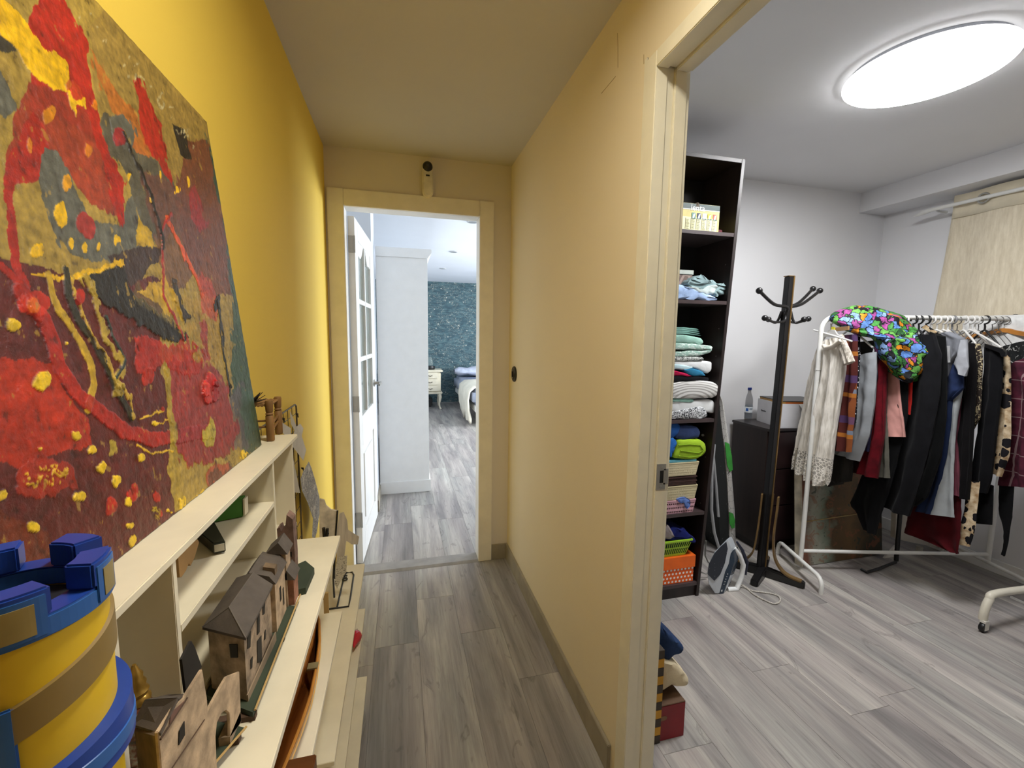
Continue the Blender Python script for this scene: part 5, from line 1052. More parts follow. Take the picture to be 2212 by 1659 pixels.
# ------------------------------------------------------------------ coat stand
cs = thing('coat_stand', (2.03, 1.95, 0), 'black and brass-edged standing coat rack with ball-ended hooks', 'coat stand')
m_blk = mat((20, 19, 20), .35, var=.15); m_brs = mat((112, 88, 52), .45, .25, .15)
yt = 1.966; tl, tr = ay(1698, 598, yt), ay(1711, 598, yt); tc_ = (tl+tr)/2; bl = Vector((2.030, 1.955, .08)); W2 = .0175; dpt = .030
tpz = tc_.z
b = MB(); D0 = Vector((.018, 0, 0)); bs = Vector((2.012, 1.955, .045))
def post(o0, o1, w, d):
    b = MB(); P = []
    for c_ in (o0, o1):
        P += [c_+Vector((-w, -d, 0)), c_+Vector((w, -d, 0)), c_+Vector((w, d, 0)), c_+Vector((-w, d, 0))]
    return b.hexa(P)
tb_ = ay(1666, 1060, 1.96)
axis0, axis1 = Vector((2.022, 1.965, .05)), Vector((tc_.x, yt, tpz))
post(axis0, axis1, .0145, .017).build('post', m_blk, cs, bevel=.002)
o_ = Vector((.0175, -.003, 0)); post(axis0+o_, axis1+o_+Vector((0, 0, .004)), .0035, .018).build('brass_strip', m_brs, cs, bevel=.0008)
b = MB(); b.rbox(axis1+Vector((0, 0, .003)), (.037, .036, .004)); b.build('post_cap', m_brs, cs)
hz = ay(1705, 665, yt).z
ends_up = [(1640, 628, -.10), (1771, 628, .06), (1756, 624, .12)]; ends_lo = [(1652, 687, -.07), (1746, 689, .02), (1737, 690, -.06), (1660, 690, .06)]
def hook(p_, dy, up):
    e = ay(p_[0], p_[1], yt+dy); c_ = Vector((axis1.x-.004*(1 if e.x < axis1.x else -1), yt, hz-.03)); s_ = 1 if e.x > axis1.x else -1
    ca = c_+Vector((s_*.018, dy*.15, 0))
    if up: P = [ca+Vector((0, 0, -.01)), ca+Vector((s_*.012, dy*.2, .03)), ca.lerp(e, .45)+Vector((0, 0, -.004)), e]
    else: P = [ca+Vector((0, 0, .01)), ca+Vector((s_*.008, dy*.2, -.04)), ca.lerp(e, .5)+Vector((0, 0, -.035)), e]
    b = MB(); b.tube(smoothp(P, 5), .0085 if up else .0065, 8); h_ = b.build('hook', m_blk, cs, smooth=True); b = MB(); b.sphere(e, .0165 if up else .0155, 14, 9); b.build('ball', m_blk, h_, smooth=True)
for p_ in ends_up: hook(p_, p_[2], True)
for p_ in ends_lo: hook(p_, p_[2], False)
cz = ay(1640, 1240, 1.95)
B0 = Vector((2.03, 1.955, 0))
for k, (tx, ty) in enumerate(((2.150, 1.785), (1.885, 1.865), (1.90, 2.12), (2.19, 2.09))):
    d = Vector((tx, ty, 0))-B0; L = d.length; d.normalize(); n_ = Vector((-d.y, d.x, 0))*.022; b = MB()
    q = [B0+n_, B0-n_, B0+d*L-n_*.9, B0+d*L+n_*.9]
    b.hexa([Vector((p_.x, p_.y, 0.0)) for p_ in q]+[Vector((p_.x, p_.y, z)) for p_, z in zip(q, (.055, .055, .036, .036))]); b.build('foot', m_blk, cs, bevel=.006)
    if k == 1: continue
    # bent brass-edged brace rising to the post
    up_ = Vector((2.04, 1.96, 0)); P = [B0+d*(L*.92)+Vector((0, 0, .040)), B0+d*(L*.55)+Vector((0, 0, .055)), B0+d*(L*.30)+Vector((0, 0, .12)), B0+d*(L*.22)+Vector((0, 0, .24)), B0+d*.045+Vector((.01, 0, .40)), B0+d*.045+Vector((.012, 0, .48))]
    P = smoothp(P, 4); rows = []
    for i, p_ in enumerate(P):
        tg = (P[min(i+1, len(P)-1)]-P[max(i-1, 0)]).normalized(); sd = Vector((-d.y, d.x, 0)); nn = tg.cross(sd)
        rows.append([p_+sd*.016, p_-sd*.016, p_-sd*.016+nn*.009, p_+sd*.016+nn*.009, p_+sd*.016])
    b = MB(); b.grid(rows); b.add(rows[0][:4], [(0, 1, 2, 3)]); b.add(rows[-1][:4], [(0, 1, 2, 3)]); b.build('brace', m_brs, cs)
# ------------------------------------------------------------------ white clothes rack
RA, RBp = Vector((2.285, 1.940, 1.50)), Vector((3.345, 1.655, 1.50)); rd = (RBp-RA).normalized(); rp = Vector((-rd.y, rd.x, 0))   # rd along the rail, rp away from the viewer
m_rack = mat((222, 222, 218), .3, var=.02)
rk = thing('clothes_rack', (2.8, 1.8, 0), 'white tubular clothes rack full of hanging clothes', 'clothes rack')
b = MB(); cr = .075
L_ = arcpts(RA+rd*cr+Vector((0, 0, -cr)), cr, 180, 90, 8, rd, (0, 0, 1)); R_ = arcpts(RBp-rd*cr+Vector((0, 0, -cr)), cr, 90, 0, 8, rd, (0, 0, 1))
b.tube([RA+Vector((0, 0, -1.43))]+L_+R_+[RBp+Vector((0, 0, -1.43))], .0125, 12); b.build('top_frame', m_rack, rk, smooth=True)
for q, P0, P1 in ((RA, (2.336, 2.145), (2.189, 1.723)), (RBp, (3.40, 1.90), (3.255, 1.40))):
    a_ = Vector((P0[0], P0[1], 0)); c_ = Vector((P1[0], P1[1], 0)); f = (c_-a_).normalized(); up_ = Vector((0, 0, 1))
    pts = [a_, a_+up_*.045]+[a_+f*(.05-.05*math.cos(t_))+up_*(.045+.04*math.sin(t_)) for t_ in (.5, 1., 1.4)]+[c_-f*(.05-.05*math.cos(t_))+up_*(.045+.04*math.sin(t_)) for t_ in (1.4, 1., .5)]+[c_+up_*.045, c_]
    b = MB(); b.tube(pts, .0115, 10); b.build('foot', m_rack, rk, smooth=True)
b = MB(); b.tube([RA+Vector((0, 0, -1.375)), RBp+Vector((0, 0, -1.375))], .0105, 10); b.build('lower_rail', m_rack, rk, smooth=True)
b = MB(); b.tube([RA+Vector((0, 0, -.30)), RA+Vector((0, 0, -.295))], .0145, 12); b.build('joint_collar', m_rack, rk, smooth=True)
def railp(u): return ap(u, 690, RA, rp)
def cloth(name, label, u, rows, m, th=.018, fold=.006, k=3, cat='garment', group=None, nv=34, nu=22, ph=0., N=None, hem=0., sub=None, push=0.):
    T = railp(u) if not isinstance(u, Vector) else u
    N = rd if N is None else N; T = T+N*push
    nr_ = len(rows); b = MB(); F_ = []; B_ = []
    cum = [0]
    for i in range(1, nr_): cum.append(cum[-1]+abs((rows[i][0][1]+rows[i][1][1])-(rows[i-1][0][1]+rows[i-1][1][1]))+1)
    for iv in range(nv+1):
        s_ = cum[-1]*iv/nv; i = 0
        while i < nr_-2 and s_ > cum[i+1]: i += 1
        f = (s_-cum[i])/(cum[i+1]-cum[i]); f = min(max(f, 0), 1)
        l = [rows[i][0][j]*(1-f)+rows[i+1][0][j]*f for j in (0, 1)]; r = [rows[i][1][j]*(1-f)+rows[i+1][1][j]*f for j in (0, 1)]
        fr, br = [], []; vv = iv/nv
        for iu in range(nu+1):
            w = iu/nu; U_, V_ = l[0]*(1-w)+r[0]*w, l[1]*(1-w)+r[1]*w
            if hem and iv > nv-4: V_ += hem*math.sin(w*k*2*PI+ph)*(iv-nv+4)/4
            p_ = ap(U_, V_, T, N); bul = math.sqrt(max(0, 1-(2*w-1)**2))
            wob = mnoise.noise(Vector((p_.x*9+ph, p_.y*9, p_.z*2.2)))*2.2; fo = fold*1.45*math.sin(w*k*2*PI+ph+wob)*(.35+.65*vv)*min(1, bul*1.5)
            cr_ = .005*mnoise.noise(Vector((p_.x*26, p_.y*26+ph, p_.z*14+iv*.02)))+.0025*mnoise.noise(Vector((p_.x*60, p_.y*60, p_.z*40)))
            fr.append(p_-N*(th*bul+fo+cr_)); br.append(p_+N*(th*bul-fo))
        F_.append(fr+br[::-1][1:-1]+[fr[0]])
    b.grid(F_)
    n_ = nu+1
    for row, fl_ in ((F_[0], 0), (F_[-1], 1)):
        fr = row[:n_]; br = [row[0]]+list(row[n_:-1])[::-1]+[row[n_-1]]
        base = len(b.v); b.v += [tuple(p_) for p_ in fr]+[tuple(p_) for p_ in br]
        for j in range(n_-1): b.f.append((base+j, base+j+1, base+n_+j+1, base+n_+j))
    if sub is not None: return b.build(name, m, sub, smooth=True, label=label)
    return b.build(name, m, smooth=True, label=label, cat=cat, group=group)
GR = 'clothes hanging on the white rack'
# materials of printed cloth
def plaid():
    t = NT('brown_plaid'); t.set(.9, 0, .2); v = t.coord(); s_ = t.n('ShaderNodeSeparateXYZ'); t.l(v, s_.inputs[0])
    h = t.math('ADD', s_.outputs[0], s_.outputs[1])
    def band(x, fq, w, off=0): return t.math('LESS_THAN', t.math('FRACT', t.math('ADD', t.math('MULTIPLY', x, fq), off)), w)
    c = t.mix(.45, (78, 34, 30), (78, 34, 30)); c = t.mix(t.math('MULTIPLY', band(h, 9, .3), .6), c, (146, 84, 40)); c = t.mix(t.math('MULTIPLY', band(s_.outputs[2], 4.5, .18, .2), .6), c, (74, 62, 110)); c = t.mix(t.math('MULTIPLY', band(s_.outputs[2], 4.5, .10, .55), .6), c, (190, 120, 44))
    c = t.mix(t.math('MULTIPLY', t.math('MULTIPLY', band(h, 9, .3), band(s_.outputs[2], 4.5, .10, .45)), .8), c, (110, 130, 150)); t.base(c); return t.m
def check():
    t = NT('burgundy_check'); t.set(.9, 0, .2); v = t.coord(); s_ = t.n('ShaderNodeSeparateXYZ'); t.l(v, s_.inputs[0]); h = t.math('ADD', s_.outputs[1], s_.outputs[0])
    a_ = t.math('LESS_THAN', t.math('FRACT', t.math('MULTIPLY', s_.outputs[2], 11)), .05); bb_ = t.math('LESS_THAN', t.math('FRACT', t.math('MULTIPLY', h, 9)), .05)
    c = t.ramp(t.noise(v, 20, 3), [(.3, (50, 18, 30)), (.7, (88, 34, 50))]); t.base(t.mix(t.math('MULTIPLY', t.math('MAXIMUM', a_, bb_), .6), c, (150, 130, 130))); return t.m
def leopard():
    t = NT('leopard_print'); t.set(.85, 0, .2); v = t.coord(); nz = t.n('ShaderNodeTexNoise'); nz.inputs['Scale'].default_value = 40; t.l(v, nz.inputs['Vector']); mx = t.n('ShaderNodeVectorMath'); mx.operation = 'MULTIPLY_ADD'; mx.inputs[1].default_value = (.018, .018, .018); t.l(nz.outputs['Color'], mx.inputs[0]); t.l(v, mx.inputs[2])
    d = t.vor(mx.outputs[0], 20); c = t.ramp(t.noise(v, 30, 4), [(.35, (150, 120, 84)), (.6, (206, 188, 158))]); t.base(t.mix(t.math('LESS_THAN', d, .47), c, (22, 20, 24))); return t.m
def floral():
    t = NT('tropical_print'); t.set(.7, 0, .3); v = t.coord(); nz = t.n('ShaderNodeTexNoise'); nz.inputs['Scale'].default_value = 22; nz.inputs['Detail'].default_value = 3; t.l(v, nz.inputs['Vector']); mx = t.n('ShaderNodeVectorMath'); mx.operation = 'MULTIPLY_ADD'; mx.inputs[1].default_value = (.07, .07, .07); t.l(nz.outputs['Color'], mx.inputs[0]); t.l(v, mx.inputs[2])
    vo = t.n('ShaderNodeTexVoronoi'); vo.inputs['Scale'].default_value = 29; t.l(mx.outputs[0], vo.inputs['Vector']); s_ = t.n('ShaderNodeSeparateColor'); t.l(vo.outputs['Color'], s_.inputs[0])
    c = t.ramp(s_.outputs[0], [(0, (74, 150, 66)), (.24, (96, 140, 206)), (.42, (168, 74, 146)), (.56, (110, 176, 80)), (.70, (18, 20, 24)), (.80, (226, 146, 30)), (.88, (140, 176, 226)), (.95, (50, 104, 56))], 'CONSTANT')
    sh = t.ramp(t.noise(t.coord(scale=(1, 1, .5)), 70, 3), [(.3, (150, 150, 160)), (.7, (255, 255, 255))]); c = t.mix(.8, c, sh, 'MULTIPLY')
    e = t.math('LESS_THAN', t.vor(mx.outputs[0], 29, 'DISTANCE_TO_EDGE'), .06); t.base(t.mix(e, c, (14, 16, 22))); t.bump(t.noise(v, 25, 3), .5, .01); return t.m
def lace():
    t = NT('cream_lace'); t.set(.9, 0, .2); v = t.coord(); f = t.noise(t.coord(scale=(1, 1, .12)), 90, 3); c = t.ramp(f, [(.3, (196, 190, 178)), (.6, (238, 233, 224))]); t.base(c); t.bump(f, .6, .004)
    s_ = t.n('ShaderNodeSeparateXYZ'); g_ = t.n('ShaderNodeTexCoord'); t.l(g_.outputs['Object'], s_.inputs[0]); low = t.math('LESS_THAN', s_.outputs[2], .17)
    e = t.vor(v, 62, 'DISTANCE_TO_EDGE'); hole = t.math('MULTIPLY', t.math('GREATER_THAN', e, .12), low); al = t.math('SUBTRACT', 1., t.math('MULTIPLY', hole, .62)); t.l(al, t.b.inputs['Alpha']); return t.m
m_blkf = fabric((10, 10, 12), .2); m_blk2 = fabric((19, 19, 22), .2); m_gry = fabric((142, 146, 150), .06); m_navy = fabric((30, 42, 72), .12); m_lace = lace(); m_leo = leopard(); m_flo = floral()
cloth('lace_dress', 'cream lace dress with short ribbed sleeves at the left end of the rack', 1800, [((1777, 742), (1815, 728)), ((1764, 765), (1824, 762)), ((1755, 800), (1823, 800)), ((1743, 850), (1815, 852)), ((1731, 910), (1804, 918)), ((1722, 965), (1795, 985)), ((1715, 1003), (1787, 1050))], m_lace, .035, .014, 4, 'dress', GR, 50, 48, hem=9, push=-.02)
ld_ = [o for o in C.objects if o.name.startswith('lace_dress')][0]
b = MB(); T = railp(1800)-rd*.06
def gp(u_, v_, T_=None): return ap(u_, v_, T_ if T_ is not None else T, rd)
b.tube([gp(1779, 746), gp(1785, 752), gp(1800, 748), gp(1816, 735)], [.010, .013, .013, .010], 8); b.build('knit_collar', mat((206, 198, 184), .9, var=.05), ld_, smooth=True)
cloth('ribbed_sleeve', None, 1800, [((1813, 728), (1819, 722)), ((1813, 745), (1827, 740)), ((1815, 765), (1838, 762)), ((1821, 790), (1845, 780))], patt('ribs', (208, 200, 188), (166, 158, 146), 9, .5, 'noise', stretch=(14, 14, 1), dist=0), .016, .002, 3, sub=ld_, push=-.03)
cloth('plaid_skirt', 'brown, orange and blue plaid skirt beside the lace dress', 1815, [((1818, 725), (1853, 722)), ((1812, 800), (1853, 800)), ((1802, 885), (1848, 885)), ((1796, 973), (1840, 977))], plaid(), .015, .010, 2.5, 'skirt', GR)
cloth('polka_dot_scarf', 'narrow black cloth with small white dots behind the plaid skirt', 1826, [((1846, 728), (1858, 726)), ((1844, 800), (1857, 798)), ((1840, 862), (1852, 860)), ((1838, 915), (1848, 912))], patt('white_dots', (20, 20, 26), (200, 200, 206), 95, .30, 'vor'), .008, .003, 1, 'scarf', GR)
cloth('dark_skirt', 'very dark grey skirt hanging low behind the plaid one', 1850, [((1815, 745), (1890, 735)), ((1800, 900), (1850, 900)), ((1790, 975), (1845, 985)), ((1789, 1052), (1838, 1038))], fabric((40, 38, 36)), .015, .008, 2, 'skirt', GR)
cloth('grey_skirt', 'plain light grey jersey skirt with a slanted hem', 1838, [((1857, 768), (1893, 760)), ((1854, 830), (1893, 800)), ((1850, 880), (1888, 875)), ((1840, 935), (1878, 940)), ((1818, 968), (1866, 975)), ((1797, 976), (1857, 997))], m_gry, .018, .006, 1.5, 'skirt', GR)
cloth('indigo_cloth', 'dark indigo cloth edge between the grey skirt and the red velvet', 1855, [((1885, 800), (1895, 800)), ((1875, 900), (1885, 900)), ((1863, 972), (1877, 976))], fabric((38, 34, 60)), .01, .003, 1, 'cloth', GR)
cloth('red_velvet_dress', 'dark red velvet dress', 1865, [((1893, 745), (1916, 752)), ((1890, 850), (1912, 850)), ((1880, 940), (1908, 940)), ((1852, 1022), (1894, 1034))], fabric((86, 12, 22), .3), .016, .008, 2, 'dress', GR)
cloth('maroon_lining', 'very dark maroon cloth left of the velvet hem', 1872, [((1850, 980), (1884, 985)), ((1836, 1018), (1876, 1028))], fabric((48, 10, 16)), .01, .004, 1, 'cloth', GR)
cloth('grey_green_skirt', 'grey-green skirt hem showing beside the red velvet', 1885, [((1904, 780), (1918, 780)), ((1903, 900), (1916, 900)), ((1902, 960), (1920, 960)), ((1892, 1030), (1923, 1033))], fabric((84, 82, 74)), .012, .006, 1.5, 'skirt', GR)
cloth('pink_trousers', 'pale pink corduroy trouser leg with a turned hem', 1893, [((1911, 798), (1940, 790)), ((1912, 850), (1945, 850)), ((1913, 900), (1950, 900)), ((1912, 943), (1955, 944))], fabric((206, 150, 142), .06), .014, .005, 1, 'trousers', GR)
cloth('red_sleeve_top', 'bright red narrow sleeve under the flowered shirt', 1905, [((1957, 815), (1972, 815)), ((1955, 860), (1969, 860)), ((1951, 889), (1965, 896))], fabric((170, 34, 28)), .009, .003, 1, 'top', GR)
cloth('black_flared_skirt', 'black skirt with a pointed hem in front of the flower canvas', 1898, [((1905, 760), (1965, 760)), ((1925, 900), (1960, 900)), ((1860, 1030), (1930, 1035)), ((1836, 1090), (1915, 1080)), ((1852, 1108), (1900, 1120)), ((1868, 1143), (1890, 1156))], m_blkf, .012, .006, 2, 'skirt', GR)
cloth('black_blazer', 'long black blazer with lapel next to the flowered shirt', 1925, [((1985, 725), (2018, 722)), ((1968, 770), (2033, 765)), ((1955, 860), (2030, 850)), ((1938, 960), (2012, 950)), ((1925, 1050), (1985, 1050)), ((1900, 1090), (1962, 1116))], m_blk2, .022, .010, 2, 'blazer', GR)
cloth('black_dress', 'black dress behind the blazer, touching the grey t-shirt', 1938, [((2010, 716), (2040, 728)), ((2010, 790), (2044, 790)), ((2000, 900), (2042, 900)), ((1990, 990), (2030, 990)), ((1960, 1085), (2000, 1075)), ((1940, 1104), (1976, 1092))], fabric((7, 8, 9)), .018, .008, 2, 'dress', GR)
cloth('white_shirt_tail', 'white and grey shirt tail showing between black dress and navy skirt', 1950, [((1993, 985), (2011, 985)), ((1992, 1015), (2008, 1016)), ((1985, 1050), (1997, 1053))], fabric((170, 170, 166), .1), .01, .003, 1, 'shirt', GR)
cloth('navy_skirt', 'long navy skirt left of the light grey trousers', 1965, [((2046, 800), (2064, 790)), ((2035, 900), (2055, 900)), ((2018, 985), (2045, 985)), ((2000, 1050), (2030, 1055)), ((1979, 1104), (2013, 1111))], m_navy, .014, .006, 1.5, 'skirt', GR)
cloth('light_grey_trousers', 'long light grey wide trousers in the middle of the rack', 1972, [((2058, 850), (2080, 830)), ((2046, 900), (2068, 900)), ((2037, 950), (2063, 955)), ((2026, 1020), (2060, 1022)), ((2016, 1072), (2060, 1075)), ((2008, 1110), (2061, 1118))], fabric((150, 154, 156), .06), .016, .006, 1, 'trousers', GR)
cloth('grey_tshirt', 'short-sleeved grey t-shirt with white print', 1957, [((2022, 724), (2052, 716)), ((2036, 738), (2084, 730)), ((2043, 765), (2078, 760)), ((2045, 790), (2058, 785)), ((2047, 815), (2050, 812))], fabric((108, 110, 116), .08), .02, .006, 1.5, 't-shirt', GR)
ts = [o for o in C.objects if o.name.startswith('grey_tshirt')][0]
cloth('sleeve', 'lighter grey sleeve', 1955, [((2078, 736), (2087, 733)), ((2070, 765), (2089, 768)), ((2061, 786), (2091, 793)), ((2074, 805), (2084, 813))], fabric((150, 152, 158), .06), .014, .004, 1, sub=ts)
T = railp(1957)-rd*.023; b = MB()
for i in range(4): q = [gp(2044+i*2.4, 747), gp(2045+i*2.4, 747), gp(2046+i*2.2, 783), gp(2045+i*2.2, 783)]; b.prism(q, rd*-.0008)
b.build('white_print', mat((200, 200, 200), .7), ts)
cloth('navy_tshirt', 'navy t-shirt sleeve under the grey t-shirt', 1962, [((2054, 780), (2076, 768)), ((2050, 820), (2080, 800)), ((2047, 852), (2081, 838)), ((2048, 868), (2056, 862))], fabric((32, 44, 76)), .013, .005, 1, 't-shirt', GR)
cloth('mauve_trousers', 'dusty mauve trouser edge behind the light grey trousers', 1985, [((2062, 860), (2078, 860)), ((2060, 950), (2068, 950)), ((2060, 1010), (2072, 1010)), ((2060, 1068), (2074, 1073))], fabric((104, 54, 66)), .01, .003, 1, 'trousers', GR)
cloth('black_knit_dress', 'black knit dress between the t-shirts and the speckled scarf', 1992, [((2062, 738), (2104, 742)), ((2086, 790), (2110, 790)), ((2078, 870), (2106, 870)), ((2070, 960), (2100, 960)), ((2072, 1030), (2094, 1032)), ((2076, 1074), (2088, 1080))], fabric((12, 10, 12)), .016, .006, 2, 'dress', GR)
cloth('speckled_scarf', 'narrow cream and dark brown speckled scarf with a pointed end', 2010, [((2106, 742), (2116, 742)), ((2108, 780), (2123, 776)), ((2105, 815), (2122, 815)), ((2103, 860), (2120, 860)), ((2100, 905), (2118, 900)), ((2096, 930), (2101, 926))], patt('speckle', (46, 38, 34), (176, 162, 130), 60, .53), .008, .004, 1, 'scarf', GR)
cloth('black_trousers', 'broad black trousers right of the speckled scarf', 2030, [((2128, 748), (2166, 760)), ((2124, 850), (2163, 850)), ((2112, 950), (2150, 950)), ((2098, 1030), (2140, 1035)), ((2092, 1058), (2130, 1066))], fabric((13, 13, 16)), .018, .006, 2, 'trousers', GR)
cloth('black_short_trousers', 'lower black trouser hem between the leopard hem and the right upright', 2045, [((2112, 1040), (2146, 1050)), ((2110, 1090), (2144, 1095)), ((2107, 1130), (2142, 1134))], m_blkf, .012, .004, 1, 'trousers', GR)
cloth('leopard_blouse', 'leopard print blouse near the right end of the rack', 2050, [((2158, 768), (2180, 760)), ((2158, 820), (2184, 815)), ((2152, 870), (2184, 870)), ((2151, 930), (2184, 930)), ((2141, 990), (2181, 985)), ((2139, 1020), (2164, 1030))], m_leo, .016, .005, 1.5, 'blouse', GR)
cloth('leopard_scarf', 'lower leopard print hem over the dark red chiffon', 2005, [((2092, 1040), (2116, 1040)), ((2084, 1100), (2110, 1105)), ((2073, 1145), (2106, 1148)), ((2068, 1175), (2095, 1181))], m_leo, .010, .004, 1, 'scarf', GR)
cloth('red_chiffon_skirt', 'dark red chiffon skirt, the lowest hem on the rack', 1990, [((1985, 1060), (2077, 1040)), ((1962, 1112), (2077, 1112)), ((1953, 1152), (2075, 1162)), ((2010, 1172), (2071, 1186)), ((2050, 1189), (2068, 1197))], fabric((66, 7, 14)), .012, .006, 2, 'skirt', GR)
cloth('burgundy_check_coat', 'burgundy coat with thin grey check at the right end', 2085, [((2176, 800), (2225, 770)), ((2184, 850), (2262, 850)), ((2176, 930), (2262, 930)), ((2166, 1000), (2262, 1000)), ((2157, 1048), (2262, 1056))], check(), .03, .010, 2, 'coat', GR)
cloth('tapering_scarf', 'thin black tapering sash below the burgundy coat', 2080, [((2158, 1045), (2192, 1045)), ((2158, 1110), (2186, 1118)), ((2168, 1145), (2180, 1148)), ((2171, 1170), (2176, 1172)), ((2166, 1196), (2168, 1202))], m_blkf, .006, .003, 1, 'sash', GR)
cloth('dark_print_blouse', 'black blouse with faint white marks behind the wooden hangers', 2100, [((2165, 750), (2225, 735)), ((2176, 790), (2250, 780)), ((2180, 850), (2250, 850))], patt('faint_marks', (24, 26, 26), (150, 150, 146), 50, .62), .018, .006, 2, 'blouse', GR)
# flowered shirt thrown over the rail (plane along the rail)
def draped(name, label, pts, m, off, depth, cat, n=90):
    P = [ap(u_, v_, RA+rp*(off-.17*min(1, max(0, (v_-690)/55))), rp) for u_, v_ in pts]; c = sum(P, Vector((0, 0, 0)))/len(P); N_ = 30; b = MB()
    per = [(P[(i+1) % len(P)]-P[i]).length for i in range(len(P))]; tot = sum(per); ring = []
    for k in range(n):
        s_ = tot*k/n; i = 0
        while s_ > per[i] and i < len(P)-1: s_ -= per[i]; i += 1
        ring.append(P[i].lerp(P[(i+1) % len(P)], s_/per[i]))
    ring = [(ring[i-1]+ring[i]*2+ring[(i+1) % n])/4 for i in range(n)]
    med = [c+(r_-c)*.12 for r_ in ring]; rows = []
    def dsp(p_, a_): return Vector((0, 0, 0))+rp*(-a_+.030*mnoise.noise(p_*14)+.016*mnoise.noise(p_*34)+.006*mnoise.noise(p_*70))
    for s_, a_ in ((.05, .9), (.2, .89), (.35, .86), (.48, .81), (.6, .75), (.72, .67), (.82, .58), (.9, .46), (.97, .25), (1., 0), (.97, -.3), (.8, -.7), (.3, -.9)): rows.append([(lambda q: q+dsp(q, a_*depth))(c+(r_-c)*s_) for r_ in ring])
    base = len(b.v)
    for row in rows: b.v += [tuple(p_) for p_ in row]
    for i in range(len(rows)-1):
        for j in range(n): b.f.append((base+i*n+j, base+i*n+(j+1) % n, base+(i+1)*n+(j+1) % n, base+(i+1)*n+j))
    b.f.append(tuple(base+j for j in range(n))); b.f.append(tuple(base+(len(rows)-1)*n+j for j in range(n))[::-1])
    return b.build(name, m, smooth=True, label=label, cat=cat)
draped('flowered_shirt', 'bright tropical flowered shirt thrown over the left of the rail', [(1797, 694), (1800, 678), (1815, 667), (1845, 659), (1875, 660), (1905, 665), (1935, 674), (1958, 690), (1975, 712), (1988, 740), (1993, 780), (1990, 800), (1997, 820), (1975, 827), (1948, 827), (1935, 805), (1918, 790), (1908, 765), (1906, 740), (1890, 728), (1865, 725), (1835, 712), (1815, 700)], m_flo, -.05, .075, 'shirt')
# hangers
hp = {'white': mat((214, 212, 208), .35, var=.02), 'black': mat((20, 20, 22), .35), 'wood': mat((176, 116, 48), .45, var=.12, stretch=(1, 1, .3)), 'steel': mat((96, 94, 92), .35, .6), 'grey': mat((120, 120, 122), .4)}
def hanger(u, kind, label, tilt=0., hw=.19, drop=.09, r=None, thick=None, turn=0.):
    T = railp(u); k = 'wood' if kind == 'wood' else kind; r = r or (.0022 if kind in ('steel', 'wood') else .0048)
    ca, sa = math.cos(turn), math.sin(turn); e = rp*ca+rd*sa
    hn = thing('clothes_hanger', T+Vector((0, 0, .012)), label, 'hanger', 'hangers on the white rack')
    hr = .021; z0 = T+Vector((0, 0, .0135+r)); c_ = z0+Vector((0, 0, -hr))
    pts = [c_+e*(hr*math.sin(a_))+Vector((0, 0, hr*math.cos(a_))) for a_ in [math.radians(q_) for q_ in range(110, -200, -25)]]
    st = pts[-1]; neck = T+Vector((0, 0, -.062)); pts += [T+Vector((0, 0, -.040)), neck]
    b = MB(); b.tube(pts, r, 8); b.build('hook', hp['steel' if kind == 'wood' else k], hn, smooth=True)
    b = MB(); tk = thick or (.0055 if kind != 'steel' else .002)
    P = [neck+e*(s_*hw)+Vector((0, 0, -drop*abs(s_)**1.25+ (0 if abs(s_) > .15 else .004))) for s_ in [x_/8 for x_ in range(-8, 9)]]
    if kind == 'wood':
        rows = [[p_+rd*.007+Vector((0, 0, .010)), p_-rd*.007+Vector((0, 0, .010)), p_-rd*.007-Vector((0, 0, .013)), p_+rd*.007-Vector((0, 0, .013)), p_+rd*.007+Vector((0, 0, .010))] for p_ in P]
        b.grid(rows); b.add(rows[0][:4], [(0, 1, 2, 3)]); b.add(rows[-1][:4], [(3, 2, 1, 0)])
    else: b.tube(P, tk, 8)
    b.build('shoulder_bar', hp[k], hn, smooth=kind != 'wood')
    return hn, P, e
hl_ = [(1797, 'white', 'first white plastic hanger at the left bend of the rack, holding the lace dress'), (1838, 'white', 'white plastic hanger above the grey skirt'), (1948, 'black', 'leftmost thin black hook right of the flowered shirt'), (1956, 'white', 'white hanger hook just right of the flowered shirt'), (1975, 'black', 'first of the three thick black hooks'), (1987, 'black', 'middle of the three thick black hooks'), (2003, 'black', 'last of the three thick black hooks'), (2014, 'white', 'white hook right of the three black ones'), (2026, 'white', 'white hanger above the black dress shoulder'), (2040, 'white', 'white hanger of the grey t-shirt'), (2050, 'white', 'white hanger behind the grey t-shirt'), (2059, 'grey', 'grey plastic hook in the middle of the rail'), (2070, 'steel', 'thin wire hook right of the grey one'), (2084, 'white', 'white hook above the mauve trousers'), (2098, 'white', 'white hanger above the speckled scarf'), (2108, 'white', 'white hanger beside the leftmost fine wire hook'), (2116, 'steel', 'fine wire hook before the large black one'), (2130, 'black', 'large black hook above the black trousers'), (2146, 'steel', 'wire hook above the leopard blouse'), (2160, 'steel', 'wire hook left of the wooden hangers')]
for u_, k_, l_ in hl_: hanger(u_, k_, l_, hw=.17 if u_ in (1838, 1948, 2040, 2098, 2026) else .09)
hanger(2172, 'wood', 'light wooden hanger, nearer of the two wooden ones', hw=.20, drop=.05, turn=-.25); hanger(2200, 'wood', 'light wooden hanger behind, touching the picture edge', hw=.19, drop=.03, turn=.4); hanger(2192, 'black', 'thick black velvet hook at the right end of the rail', r=.008)
